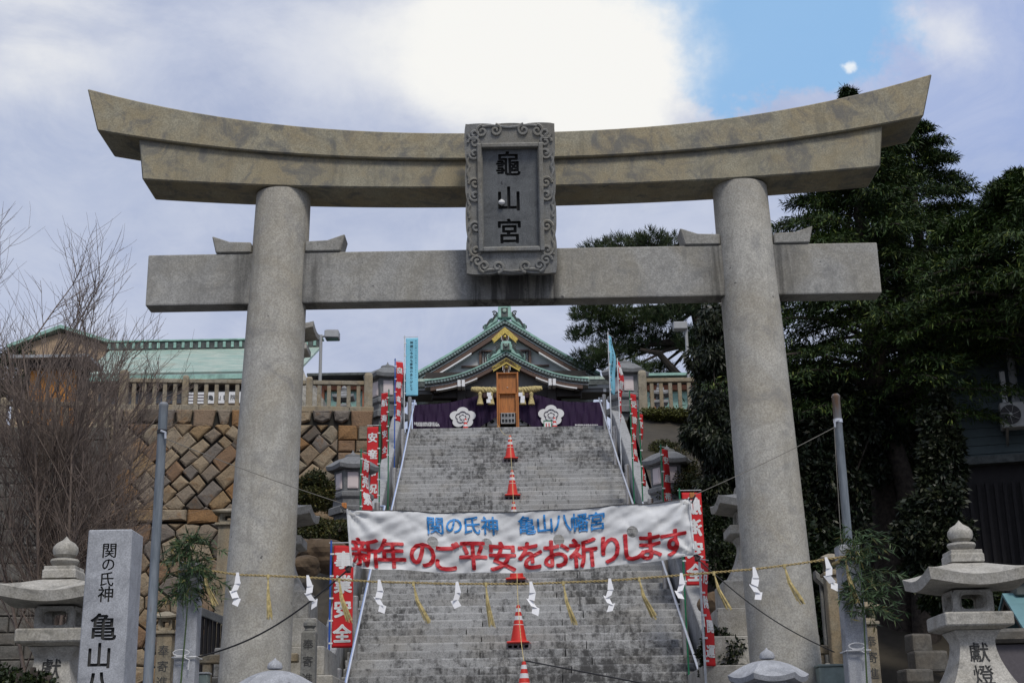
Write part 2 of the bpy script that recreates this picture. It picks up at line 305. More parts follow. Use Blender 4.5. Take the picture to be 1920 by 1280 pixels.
# ------------------------------------------------------------------ building helpers
def tag(o, label=None, cat=None, group=None, kind=None):
    if label: o['label'] = label
    if cat: o['category'] = cat
    if group: o['group'] = group
    if kind: o['kind'] = kind
    return o
def thing(name, label, cat, loc=(0, 0, 0), rz=0, group=None):
    o = bpy.data.objects.new(name, None); COL.objects.link(o); o.empty_display_size = .1
    o.location = loc; o.rotation_euler = (0, 0, rz); return tag(o, label, cat, group)
def link(name, me, parent=None, loc=(0, 0, 0), rz=0):
    o = bpy.data.objects.new(name, me); COL.objects.link(o); o.parent = parent; o.location = loc; o.rotation_euler = (0, 0, rz); return o
def copy_tree(o, parent=None):
    c = o.copy(); COL.objects.link(c)
    if parent is not None: c.parent = parent
    for ch in list(o.children): copy_tree(ch, c)
    return c
class MB:
    def __init__(s): s.v = []; s.f = []
    def add(s, v, f):
        b = len(s.v); s.v += [tuple(x) for x in v]; s.f += [tuple(i + b for i in q) for q in f]; return s
    def box(s, c, d, rot=None):
        x, y, z = (q / 2 for q in d); vs = [Vector((a, b, e)) for e in (-z, z) for b in (-y, y) for a in (-x, x)]
        if rot is not None: vs = [rot @ q for q in vs]
        vs = [q + Vector(c) for q in vs]
        return s.add(vs, [(0, 2, 3, 1), (4, 5, 7, 6), (0, 1, 5, 4), (2, 6, 7, 3), (0, 4, 6, 2), (1, 3, 7, 5)])
    def prism(s, poly, y0, y1):
        "polygon in (x, z), extruded along y"
        n = len(poly)
        a = sum(poly[i][0] * poly[(i + 1) % n][1] - poly[(i + 1) % n][0] * poly[i][1] for i in range(n))
        if a < 0: poly = poly[::-1]
        vs = [(x, y0, z) for x, z in poly] + [(x, y1, z) for x, z in poly]
        return s.add(vs, [tuple(range(n)), tuple(range(2 * n - 1, n - 1, -1))] + [(i, i + n, (i + 1) % n + n, (i + 1) % n) for i in range(n)])
    def prism_x(s, poly, x0, x1):
        "polygon in (y, z), extruded along x"
        n = len(poly)
        a = sum(poly[i][0] * poly[(i + 1) % n][1] - poly[(i + 1) % n][0] * poly[i][1] for i in range(n))
        if a < 0: poly = poly[::-1]
        vs = [(x0, y, z) for y, z in poly] + [(x1, y, z) for y, z in poly]
        return s.add(vs, [tuple(range(n - 1, -1, -1)), tuple(range(n, 2 * n))] + [(i, (i + 1) % n, (i + 1) % n + n, i + n) for i in range(n)])
    def ribbon(s, top, bot, y0, y1):
        "solid between two (x, z) polylines of equal length, from y0 to y1"
        n = len(top); vs = []
        for y in (y0, y1):
            vs += [(x, y, z) for x, z in top] + [(x, y, z) for x, z in bot]
        f = []
        for i in range(n - 1):
            f += [(i, n + i, n + i + 1, i + 1), (2 * n + i, 2 * n + i + 1, 3 * n + i + 1, 3 * n + i), (i, i + 1, 2 * n + i + 1, 2 * n + i), (n + i, 3 * n + i, 3 * n + i + 1, n + i + 1)]
        f += [(0, 2 * n, 3 * n, n), (n - 1, 2 * n - 1, 4 * n - 1, 3 * n - 1)]
        return s.add(vs, f)
    def tube(s, pts, rad, n=8, cap=True):
        pts = [Vector(p) for p in pts]; k = len(pts)
        if isinstance(rad, (int, float)): rad = [rad] * k
        vs = []; ref = None
        for i, p in enumerate(pts):
            t = (pts[min(i + 1, k - 1)] - pts[max(i - 1, 0)]).normalized()
            if ref is None: ref = t.orthogonal().normalized()
            u = (ref - t * ref.dot(t)); u = u.normalized() if u.length > 1e-6 else t.orthogonal().normalized(); ref = u; w = t.cross(u)
            vs += [p + (u * math.cos(2 * math.pi * j / n) + w * math.sin(2 * math.pi * j / n)) * rad[i] for j in range(n)]
        f = [(i * n + j, i * n + (j + 1) % n, (i + 1) * n + (j + 1) % n, (i + 1) * n + j) for i in range(k - 1) for j in range(n)]
        if cap: f += [tuple(range(n - 1, -1, -1)), tuple(range((k - 1) * n, k * n))]
        return s.add(vs, f)
    def lathe(s, prof, n=24, c=(0, 0, 0), phase=0.0, square=False):
        "profile of (radius, z); for a square or hexagon plan the radius is to the flat side"
        k = 1 / math.cos(math.pi / n) if square else 1; vs = []
        for r, z in prof:
            vs += [(c[0] + r * k * math.cos(phase + 2 * math.pi * j / n), c[1] + r * k * math.sin(phase + 2 * math.pi * j / n), c[2] + z) for j in range(n)]
        m_ = len(prof)
        f = [(i * n + j, i * n + (j + 1) % n, (i + 1) * n + (j + 1) % n, (i + 1) * n + j) for i in range(m_ - 1) for j in range(n)]
        f += [tuple(range(n - 1, -1, -1)), tuple(range((m_ - 1) * n, m_ * n))]
        return s.add(vs, f)
    def mesh(s, name, mat=None, smooth=False, bevel=0.0, seg=1, ang=30):
        me = bpy.data.meshes.new(name); me.from_pydata(s.v, [], s.f)
        bm = bmesh.new(); bm.from_mesh(me)
        bmesh.ops.recalc_face_normals(bm, faces=bm.faces)
        if bevel:
            ed = [e for e in bm.edges if len(e.link_faces) == 2 and e.calc_face_angle(0) > R(ang)]
            bmesh.ops.bevel(bm, geom=ed, offset=bevel, segments=seg, affect='EDGES', profile=.6, clamp_overlap=True)
        bm.to_mesh(me); bm.free()
        if smooth:
            for p in me.polygons: p.use_smooth = True
            try: me.set_sharp_from_angle(angle=R(35))
            except Exception: pass
        if mat: me.materials.append(mat)
        return me
    def build(s, name, mat=None, parent=None, smooth=False, bevel=0.0, seg=1, loc=(0, 0, 0), rz=0, ang=30):
        return link(name, s.mesh(name, mat, smooth, bevel, seg, ang), parent, loc, rz)
def npmesh(name, V, F, mat):
    "fast mesh from numpy arrays: V (n,3), F (m,k)"
    me = bpy.data.meshes.new(name); k = F.shape[1]; nf = len(F)
    me.vertices.add(len(V)); me.vertices.foreach_set('co', np.ascontiguousarray(V, dtype=np.float32).ravel())
    me.loops.add(nf * k); me.loops.foreach_set('vertex_index', np.ascontiguousarray(F, dtype=np.int32).ravel())
    me.polygons.add(nf); me.polygons.foreach_set('loop_start', np.arange(0, nf * k, k, dtype=np.int32))
    me.update(calc_edges=True); me.materials.append(mat); return me
def quads(Q): return Q.reshape(-1, 3), np.arange(len(Q) * 4).reshape(-1, 4)
def nrm(a): return a / np.maximum(np.linalg.norm(a, axis=-1, keepdims=True), 1e-9)
def leaves(C, D, Ln, Wd, rs, up=None):
    "diamond leaf faces at centres C pointing along D"
    n = len(C); D = nrm(D); s = rs.normal(size=(n, 3)) if up is None else up + rs.normal(size=(n, 3)) * .5
    S = nrm(np.cross(D, s)); Ln = np.broadcast_to(np.asarray(Ln, float).reshape(-1, 1), (n, 1)); Wd = np.broadcast_to(np.asarray(Wd, float).reshape(-1, 1), (n, 1))
    return np.stack([C, C + D * Ln * .45 + S * Wd * .5, C + D * Ln, C + D * Ln * .45 - S * Wd * .5], 1)

# lettering
_glyph = {}
def glyph_mesh(ch, bold, ext):
    cu = bpy.data.curves.new('glyph', 'FONT'); cu.body = ch; cu.size = 1; cu.offset = bold; cu.extrude = ext; cu.align_x = 'CENTER'; cu.align_y = 'CENTER'; cu.resolution_u = 3
    o = bpy.data.objects.new('glyph', cu); COL.objects.link(o)
    bpy.context.view_layer.update()
    me = bpy.data.meshes.new_from_object(o.evaluated_get(bpy.context.evaluated_depsgraph_get()))
    bpy.data.objects.remove(o); bpy.data.curves.remove(cu); return me
def glyph(ch, bold=.02, ext=.0):
    k = (ch, bold, ext)
    if k not in _glyph:
        me = glyph_mesh(ch, bold, ext); v = np.zeros(len(me.vertices) * 3); me.vertices.foreach_get('co', v); v = v.reshape(-1, 3)
        f = [tuple(p.vertices) for p in me.polygons]; bpy.data.meshes.remove(me)
        if len(v):
            c = (v.max(0) + v.min(0)) / 2; c[2] = 0; v = v - c
        _glyph[k] = (v, f)
    return _glyph[k]
def letters(chars, spots, size, bold=.02, ext=.0, sx=1.0, mirror=False, skew=0.0):
    """MB of upright characters in the x-z plane facing -y; spots are their (x, z) centres.
    Weight is built up from a few shifted copies of the strokes, each a hair behind the last."""
    mb = MB(); s = -1 if mirror else 1
    offs = [(0, 0)] + ([(bold * .8 * math.cos(a), bold * .6 * math.sin(a)) for a in (.5, 1.57, 2.6, 3.6, 4.71, 5.8)] if bold > .004 else [])
    for ch, (x, z) in zip(chars, spots):
        if ch == ' ': continue
        v, f = glyph(ch, 0.0, ext)
        for i, (ox, oz) in enumerate(offs):
            e = 1 - .02 * i
            mb.add([(x + s * size * sx * (p[0] + ox + skew * p[1]), -p[2] * e + .0004 * i * size * (0 if ext else 1), z + size * (p[1] + oz)) for p in v], f)
    return mb
def cut(mb, xs=(), zs=()):
    "slice a builder's mesh along planes so it can bend with the cloth under it"
    me = bpy.data.meshes.new('t'); me.from_pydata(mb.v, [], mb.f); bm = bmesh.new(); bm.from_mesh(me); bpy.data.meshes.remove(me)
    for x in xs: bmesh.ops.bisect_plane(bm, geom=bm.verts[:] + bm.edges[:] + bm.faces[:], plane_co=(x, 0, 0), plane_no=(1, 0, 0))
    for z in zs: bmesh.ops.bisect_plane(bm, geom=bm.verts[:] + bm.edges[:] + bm.faces[:], plane_co=(0, 0, z), plane_no=(0, 0, 1))
    bm.verts.index_update(); o = MB(); o.add([v.co.copy() for v in bm.verts], [tuple(v.index for v in f.verts) for f in bm.faces]); bm.free(); return o
def carve(target, mb, depth_mat):
    "cut carved characters (a closed solid) out of a stone"
    tm_ = bpy.data.meshes.new('carving_tool'); tm_.from_pydata(mb.v, [], mb.f); bm = bmesh.new(); bm.from_mesh(tm_)
    bmesh.ops.remove_doubles(bm, verts=bm.verts, dist=2e-5); bmesh.ops.recalc_face_normals(bm, faces=bm.faces); bm.to_mesh(tm_); bm.free(); tm_.materials.append(depth_mat)
    tool = link('carving_tool', tm_, target.parent)
    md = target.modifiers.new('carve', 'BOOLEAN'); md.object = tool; md.operation = 'DIFFERENCE'; md.solver = 'EXACT'; md.use_self = True; n0 = len(target.data.polygons)
    try: md.material_mode = 'TRANSFER'
    except Exception: pass
    bpy.context.view_layer.update()
    me = bpy.data.meshes.new_from_object(target.evaluated_get(bpy.context.evaluated_depsgraph_get()))
    target.modifiers.clear(); me.name = target.name
    if len(me.polygons) > n0: target.data = me
    else: print('CARVE FAILED', target.name, n0, len(me.polygons))
    tm = tool.data; bpy.data.objects.remove(tool); bpy.data.meshes.remove(tm)
def solid_letters(chars, spots, size, y, depth, bold=.02, sx=1.0):
    mb = letters(chars, spots, size, bold, depth, sx); mb.v = [(a, b + y, c) for a, b, c in mb.v]; return mb

# ------------------------------------------------------------------ ground and terraces
THETA = .0145                                   # the stair climbs a touch left of straight ahead
AX = Vector((.06, 22.6, 0)); _c, _s = math.cos(THETA), math.sin(THETA)
def A(u, d, z=0): return Vector((AX.x + u * _c - (d - AX.y) * _s, AX.y + u * _s + (d - AX.y) * _c, z))
def inA(p): q = Vector(p) - AX; return Vector((q.x * _c + q.y * _s, AX.y - q.x * _s + q.y * _c, p[2]))
TOP = 10.9; SL = .558
g = MB(); g.add([(-1500, -300, 0), (1500, -300, 0), (1500, 2500, 0), (-1500, 2500, 0)], [(0, 1, 2, 3)]); tag(g.build('ground', M['paving']), kind='structure')
def slope_grid(name, mat, x0, x1, nx, prof, seed, amp=.12):
    "bank of earth: profile of (y, z) swept across x"
    rs = np.random.RandomState(seed); mb = MB(); vs = []; ny = len(prof)
    for j, (y, z) in enumerate(prof):
        for i in range(nx + 1): vs.append((x0 + (x1 - x0) * i / nx, y + rs.normal() * amp, z + (rs.normal() * amp if 0 < j < ny - 1 else 0)))
    w = nx + 1; return tag(mb.add(vs, [(j * w + i, j * w + i + 1, (j + 1) * w + i + 1, (j + 1) * w + i) for j in range(ny - 1) for i in range(nx)]).build(name, mat, smooth=True), kind='structure')
ter = MB()
for y0_, x0_, x1_ in ((37.6, -70, -3.2), (39.45, -3.2, 2.9), (37.6, 2.9, 70)):
    ter.prism_x([(y0_, -.5), (y0_, TOP - .03), (140, TOP - .03), (140, -.5)], x0_, x1_)
tag(ter.build('terrace', M['earth']), kind='structure')
slope_grid('hillside', M['earth'], 3.1, 70, 40, [(18.5, -.2), (21, .9), (24, 2.8), (27.5, 5.0), (31, 7.4), (34, 9.0), (37, TOP - .15), (40, TOP - .15)], 3)
slope_grid('bank', M['earth'], -5.6, -3.0, 8, [(19, -.2), (21, 1.6), (23.5, 3.0), (26, 4.2), (28.5, 5.2), (31, 6.0), (36, 7.2)], 5)

# ------------------------------------------------------------------ torii
TY = 15.0
def tx(px, py, Y): return P(px, py, Y).x
def tz(py, Y, px=960): return P(px, py, Y).z
tor = thing('torii_gate', 'huge grey stone torii gate spanning the foot of the stairs', 'torii', (.0, TY, 0))
CX = (P(532, 365, TY).x + P(1386, 345, TY).x) / 2; tor.location.x = CX
zt, zb = P(960, 362, TY).z, P(960, 1240, TY).z
ht, hb = (P(1386, 345, TY).x - P(532, 365, TY).x) / 2, (P(1472, 1240, TY).x - P(478, 1240, TY).x) / 2
sl_ = (hb - ht) / (zt - zb); h0 = hb + sl_ * zb
rb, rt = .379, .307
for s in (-1, 1):
    mb = MB(); n = 14; vs = []
    pts = [Vector((s * (h0 - sl_ * z), 0, z)) for z in [zt * i / n for i in range(n + 1)]]
    rad = [rb + (rb - rt) * .3 - (rb - rt) * 1.3 * (i / n) ** .9 for i in range(n + 1)]
    vs = []
    for p, r_ in zip(pts, rad): vs += [(p.x + r_ * math.cos(2 * math.pi * j / 48), r_ * math.sin(2 * math.pi * j / 48), p.z) for j in range(48)]
    mb.add(vs, [(i * 48 + j, i * 48 + (j + 1) % 48, (i + 1) * 48 + (j + 1) % 48, (i + 1) * 48 + j) for i in range(n) for j in range(48)])
    mb.build('column', M['torii_col'], tor, smooth=True)
    MB().lathe([(.62, 0), (.62, .22), (.54, .30), (.48, .30)], 40, (s * h0, 0, 0)).build('column_base', M['torii_col'], tor, smooth=True, bevel=.01)
# tie beam
zn0, zn1 = P(960, 561, TY - .13).z, P(960, 466, TY - .13).z
hn = (P(1648, 500, TY - .13).x - P(274, 520, TY - .13).x) / 2
MB().box((0, 0, (zn0 + zn1) / 2), (2 * hn, .26, zn1 - zn0)).build('tie_beam', M['tie'], tor, bevel=.018, seg=2)
# wedges beside each column, on the tie beam
cxn = h0 - sl_ * zn1; rc = rad[11]
for s in (-1, 1):
    for q in (-1, 1):
        x0 = s * cxn + q * (rc * .93); x1 = s * cxn + q * (rc + .37); x2 = s * cxn + q * (rc + .42)
        MB().prism([(x0, zn1 + .003), (x1, zn1 + .003), (x2, zn1 + .205), ((x0 * .45 + x2 * .55), zn1 + .135), (x0, zn1 + .125)], -.15, .15).build('wedge', M['torii'], tor, bevel=.012)
# curved lintels
K = lambda px, Y, z: px * P(960, 300, Y).y / FPX   # unused scale helper
def pz(py, Y): return P(960, py, Y).z
YK, YS = TY - .36, TY - .30
def scale_at(Y, py): return (P(1060, py, Y) - P(960, py, Y)).length / 100
def curve(half_top, rise, pw, n=32):
    return [(-half_top + 2 * half_top * i / n, rise * abs(-1 + 2 * i / n) ** pw) for i in range(n + 1)]
s2 = scale_at(YS, 330); zs1, zs0 = pz(298, YS), pz(350, YS); rs_ = pz(324, YS) - zs0
top = curve(705 * s2, pz(256, YS) - zs1 + .06, 2.1); bot = curve(693 * s2, rs_, 2.2)
MB().ribbon([(x, zs1 + .02 + z) for x, z in top], [(x, zs0 + z) for x, z in bot], YS - TY, -(YS - TY)).build('second_lintel', M['lintel'], tor, bevel=.014, smooth=True, ang=40)
s1 = scale_at(YK, 250); zk1, zk0 = pz(248, YK), pz(297, YK)
top = curve(802 * s1, pz(152, YK) - zk1, 2.35); bot = curve(777 * s1, pz(231, YK) - zk0, 2.25)
MB().ribbon([(x, zk1 + z) for x, z in top], [(x, zk0 + z) for x, z in bot], YK - TY, -(YK - TY)).build('top_lintel', M['lintel'], tor, bevel=.014, smooth=True, ang=40)
# name plaque, leaning forward, frame with scrolls
PW, PH = .985, 1.60
pb = P(960, 513, TY - .38); ptp = P(955, 232, TY - .80)
pl = bpy.data.objects.new('plaque', None); COL.objects.link(pl); pl.parent = tor; pl.empty_display_size = .1
lean = math.atan2(-(ptp.y - pb.y), ptp.z - pb.z); pl.location = (pb.x - CX, pb.y - TY, pb.z); pl.rotation_euler = (lean, 0, 0); PH = (ptp - pb).length
def wavy():
    o = []; hw = PW / 2
    def side(a, b, nrm_, waves):
        n = 24
        for i in range(n):
            t = i / n; e = .016 * abs(math.sin(math.pi * waves * t)) ** .5 - .012
            o.append((a[0] + (b[0] - a[0]) * t + nrm_[0] * e, a[1] + (b[1] - a[1]) * t + nrm_[1] * e))
    side((-hw, 0), (hw, 0), (0, -1), 3); side((hw, 0), (hw, PH), (1, 0), 4); side((hw, PH), (-hw, PH), (0, 1), 3); side((-hw, PH), (-hw, 0), (-1, 0), 4); return o
ow = wavy(); ix, iz0, iz1 = .30, .30, PH - .28
fr = MB(); n = len(ow)
inner = []
for x, z in ow: inner.append((max(-ix, min(ix, x * 1.0)), max(iz0, min(iz1, z))))
vs = [(x, -.02, z) for x, z in ow] + [(x, -.02, z) for x, z in inner] + [(x, .20, z) for x, z in ow] + [(x, .06, z) for x, z in inner]
f = []
for i in range(n):
    j = (i + 1) % n; f += [(i, j, n + j, n + i), (i, 2 * n + i, 2 * n + j, j), (n + i, n + j, 3 * n + j, 3 * n + i)]
f.append(tuple(range(2 * n, 3 * n)))
fr.add(vs, f); frame = fr.build('plaque_frame', M['plaque'], pl)
bd = MB()
for x in (-1, 1): bd.box((x * (ix + .035), -.03, (iz0 + iz1) / 2), (.05, .06, iz1 - iz0 + .12))
for z in (iz0 - .035, iz1 + .035): bd.box((0, -.03, z), (2 * ix + .02, .06, .05))
bd.build('moulding', M['plaque'], pl, bevel=.01)
pan = MB().box((0, .09, (iz0 + iz1) / 2), (2 * ix + .02, .16, iz1 - iz0 + .02)).build('panel', M['plaque_in'], pl)
carve(pan, solid_letters('龜山宮', [(-.02, PH * .735), (-.02, PH * .50), (-.02, PH * .285)], .285, .01, .045, .03), M['carved'])
def spiral(cx, cz, r0, a0, turn, tail):
    pts = []
    for i in range(26):
        t = i / 25; a = a0 + turn * t * 2 * math.pi * 1.35; r = r0 * (1 - .86 * t); pts.append((cx + r * math.cos(a), -.024, cz + r * math.sin(a)))
    return [(tail[0], -.024, tail[1])] + pts if tail else pts
hw = PW / 2
sp = []
for sx in (-1, 1):
    for zc, tl in ((PH * .085, 1), (PH * .155, -1), (PH * .31, 1), (PH * .52, -1), (PH * .60, 1), (PH * .80, -1), (PH * .875, 1), (PH * .93, -1)):
        x = hw - .105
        if zc in (PH * .085,): x = hw - .12
        sp.append((sx * x, zc, .068, 0 if sx > 0 else math.pi, sx * tl))
    for zc, xo, tl in ((.085, .17, 1), (.075, .32, -1), (PH - .085, .17, -1), (PH - .075, .32, 1)): sp.append((sx * (hw - xo - .02), zc, .066, -math.pi / 2 if zc < 1 else math.pi / 2, sx * tl))
for cx, cz, r0, a0, tn in sp:
    MB().tube(spiral(cx, cz, r0, a0, tn, None), [.017] * 26, 6).build('scroll', M['plaque'], pl, smooth=True)
for sx in (-1, 1):
    for z0, z1 in ((.20, PH * .31), (PH * .37, PH * .54), (PH * .62, PH * .80)):
        MB().tube([(sx * (hw - .035 - .012 * math.sin(math.pi * 5 * t / 8)), -.022, z0 + (z1 - z0) * t / 8) for t in range(9)], .016, 6).build('edge_roll', M['plaque'], pl, smooth=True)
for z in (.035, PH - .035):
    MB().tube([(-.30 + .6 * t / 10, -.022, z + .012 * math.sin(math.pi * 3 * t / 10)) for t in range(11)], .016, 6).build('edge_roll', M['plaque'], pl, smooth=True)
MB().lathe([(.001, -.035), (.03, -.02), (.037, 0), (.03, .02), (.001, .035)], 12, (-.10, .0, PH * .475)).build('white_ball', M['white'], pl, smooth=True)

# ------------------------------------------------------------------ stone stairs
N1, R1, N2, R2 = 40, .151, 30, .162
LAND = 29.56
def edge1(k): return 20 + (R1 * k - 1.6) / SL
def edge2(j): return LAND + R2 * j / SL
st = thing('stone_stairs', 'long straight flight of grey stained granite steps climbing to the shrine', 'stairs', A(0, AX.y), THETA)
def L_(u, d, z): return (u, d - AX.y, z)
SW = 2.82
def stone_step(x0, x1, d0, d1, z0, z1):
    j = rnd.uniform(-.008, .008); t = rnd.uniform(-.006, .006); c = .028
    poly = [(d0 + j - AX.y, z0), (d0 + j - AX.y, z1 - c + t), (d0 + j + .006 - AX.y, z1 - c * .3 + t), (d0 + j + c - AX.y, z1 + t), (d1 - AX.y, z1 + t), (d1 - AX.y, z0)]
    return MB().prism_x(poly, x0 + .008, x1 - .008).build('step_stone', M['step'], st)
def row(k, d0, d1, z0, z1, land=False):
    j = .35 * (k % 2) + rnd.uniform(-.06, .06) + (rnd.uniform(-.3, .3) if k < 12 else 0)
    xs = [-SW, -.62 - j * .9, .75 + (j if k % 3 else -j * .3), SW]
    if k % 2 and rnd.random() < .7: xs.pop(rnd.choice((1, 2)))
    for a, b in zip(xs[:-1], xs[1:]): stone_step(a, b, d0, d1, z0, z1)
for k in range(1, N1 + 1):
    d1 = edge1(k + 1) + .05 if k < N1 else edge2(1) + .05
    row(k, edge1(k), d1, R1 * (k - 1) - .02, R1 * k)
for j in range(1, N2 + 1):
    d1 = edge2(j + 1) + .05 if j < N2 else edge2(j) + 1.2
    row(j + 1, edge2(j), d1, R1 * N1 + R2 * (j - 1) - .02, R1 * N1 + R2 * j)
core = MB(); core.prism_x([(edge1(1) + .1 - AX.y, -.1), (edge1(N1) + .1 - AX.y, R1 * N1 - .2), (edge2(1) - AX.y, R1 * N1 - .2), (edge2(N2) + .1 - AX.y, TOP - .25), (edge2(N2) + 1.3 - AX.y, TOP - .25), (edge2(N2) + 1.3 - AX.y, -.1)], -SW + .02, SW - .02)
core.build('stair_core', M['joint'], st)
def zs(d):
    "height of the stair line at distance d"
    if d < edge1(N1): return max(0, 1.6 + (d - 20) * SL)
    if d < LAND: return R1 * N1
    return min(TOP, R1 * N1 + (d - LAND) * SL)
# sloping stone parapets
for s in (-1, 1):
    pp = thing('stair_parapet', 'pale stone parapet of stepped coping blocks up the %s side of the stairs' % ('left' if s < 0 else 'right'), 'parapet', A(0, AX.y), THETA)
    d = 16.9
    while d < 38.4:
        ln = rnd.uniform(1.15, 1.5); e = min(d + ln, 38.6)
        if d < edge1(N1) < e: e = edge1(N1)
        if d < LAND < e: e = LAND
        za, zb_ = zs(d) + .42, zs(e) + .42
        x0, x1 = s * (SW + .05), s * (SW + .31)
        poly = [(d + .006 - AX.y, za - .02), (d + .006 - AX.y, za + .16), (e - .006 - AX.y, zb_ + .16), (e - .006 - AX.y, zb_ - .02)]
        MB().prism_x(poly, min(x0, x1), max(x0, x1)).build('coping', M['parapet'], pp, bevel=.015)
        poly = [(d + .01 - AX.y, za - 1.3), (d + .01 - AX.y, za - .024), (e - .01 - AX.y, zb_ - .024), (e - .01 - AX.y, zb_ - 1.3)]
        MB().prism_x(poly, min(x0, x1) + .05, max(x0, x1) - .05).build('panel', M['parapet'], pp, bevel=.01)
        d = e
# handrails: steel bollards with a bright inner rail
def rail(s, ds, post_ds, ends, label, m_):
    h = thing('handrail', label, 'handrail', A(0, AX.y), THETA)
    u = s * 2.56; up = s * 2.70
    pts = [Vector((u, d - AX.y, zs(d) + .80)) for d in ds]
    a, b = pts[0], pts[-1]
    if ends[0]: pts.insert(0, a + Vector((s * .12, .0, -.04)))
    if ends[1]: pts.append(b + Vector((s * .14, .1, .02)))
    MB().tube(pts, .021, 10).build('rail', m_, h, smooth=True)
    for d in post_ds:
        z = zs(d)
        MB().lathe([(.056, z - .15), (.056, z + .90), (.045, z + .915), (.004, z + .917)], 16, (up, d - AX.y, 0)).build('post', M['steel'], h, smooth=True)
        MB().tube([(up, d - AX.y, z + .70), (u, d - AX.y, z + .70), (u, d - AX.y, zs(d) + .80)], .012, 6).build('bracket', M['railsteel'], h)
rail(-1, [16.8, 18.5, 27.9], [17.6, 19.1, 21.2, 23.6, 25.9, 27.8], (1, 1), 'left steel handrail of the lower flight with blue and white striped rail', M['stripe'])
rail(1, [16.8, 18.5, 27.9], [17.6, 19.1, 21.2, 23.6, 25.9, 27.8], (1, 1), 'right bright steel handrail of the lower flight', M['railsteel'])
rail(-1, [29.3, 33, 38.25], [29.4, 32.4, 35.3, 38.2], (1, 1), 'left steel handrail of the upper flight with blue and white striped rail', M['stripe'])
rail(1, [29.3, 33, 38.25], [29.4, 32.4, 35.3, 38.2], (1, 1), 'right bright steel handrail of the upper flight', M['railsteel'])
# ------------------------------------------------------------------ retaining walls, stone by stone
def clip(poly, a, b, c):
    "keep the part of a convex polygon where a*x + b*z <= c"
    o = []
    for i in range(len(poly)):
        p, q = poly[i], poly[(i + 1) % len(poly)]; dp, dq = a * p[0] + b * p[1] - c, a * q[0] + b * q[1] - c
        if dp <= 0: o.append(p)
        if (dp < 0 < dq) or (dq < 0 < dp): t = dp / (dp - dq); o.append((p[0] + (q[0] - p[0]) * t, p[1] + (q[1] - p[1]) * t))
    return o
def area(p): return .5 * sum(p[i][0] * p[(i + 1) % len(p)][1] - p[(i + 1) % len(p)][0] * p[i][1] for i in range(len(p)))
def stone(parent, poly, depth, mat, name='stone', joint=.010, y0=.0):
    if len(poly) < 3 or abs(area(poly)) < .012: return None
    if area(poly) < 0: poly = poly[::-1]
    # drop nearly doubled corners
    q = [p for i, p in enumerate(poly) if math.hypot(p[0] - poly[i - 1][0], p[1] - poly[i - 1][1]) > .03]
    if len(q) < 3: return None
    cx, cz = sum(p[0] for p in q) / len(q), sum(p[1] for p in q) / len(q); n = len(q); vs = []
    sz = math.sqrt(abs(area(q)))
    for k, (ins, y) in enumerate(((joint, .05), (joint + .004, -depth * .55), (joint + .035, -depth * .92), (joint + .035 + sz * .12, -depth))):
        for x, z in q:
            d = math.hypot(x - cx, z - cz); f = max(.25, 1 - ins * 1.3 / max(d, .05)); jt = rnd.uniform(-.012, .012) if k > 1 else 0
            vs.append((cx + (x - cx) * f, y0 + y + jt, cz + (z - cz) * f))
    vs.append((cx + rnd.uniform(-.03, .03), y0 - depth * rnd.uniform(.95, 1.2), cz + rnd.uniform(-.03, .03)))
    f = [(k * n + i, k * n + (i + 1) % n, (k + 1) * n + (i + 1) % n, (k + 1) * n + i) for k in range(3) for i in range(n)]
    f += [(3 * n + i, 3 * n + (i + 1) % n, 4 * n) for i in range(n)]
    return MB().add(vs, f).build(name, mat, parent)
def voronoi(x0, x1, z0, z1, sx, sz, jit=.34, stagger=True):
    nx, nz = max(1, round((x1 - x0) / sx)), max(1, round((z1 - z0) / sz)); seeds = []
    for j in range(-1, nz + 1):
        for i in range(-1, nx + 2):
            seeds.append((x0 + (i + .5 + (.5 if (j % 2 and stagger) else 0) - .25 + rnd.uniform(-jit, jit)) * (x1 - x0) / nx, z0 + (j + .5 + rnd.uniform(-jit, jit)) * (z1 - z0) / nz))
    out = []
    for s in seeds:
        if not (x0 - sx * .5 < s[0] < x1 + sx * .5 and z0 - sz * .5 < s[1] < z1 + sz * .5): continue
        p = [(x0, z0), (x1, z0), (x1, z1), (x0, z1)]
        for t in seeds:
            if t is s or abs(t[0] - s[0]) > 3 * sx or abs(t[1] - s[1]) > 3 * sz: continue
            a, b = t[0] - s[0], t[1] - s[1]; p = clip(p, a, b, (t[0] ** 2 + t[1] ** 2 - s[0] ** 2 - s[1] ** 2) / 2)
            if not p: break
        if p: out.append(p)
    return out
wa, wb = P(700, 768, 36.6), P(205, 766, 35.9)
wrz = math.atan2((wa - wb).y, (wa - wb).x); WL = (wa - wb).to_2d().length
ZT = (wa.z + wb.z) / 2
wall = thing('retaining_wall', 'high ochre retaining wall of diamond set stones left of the stairs', 'stone wall', (wa.x, wa.y, ZT), wrz)
bk = MB(); bk.prism_x([(.04, -.02), (1.2, -.02), (1.2, -ZT - .2), (-.06, -ZT - .2), (-.06, -3.05), (.03, -3.0)], -WL - .0, 0); bk.build('backing', M['joint'], wall)
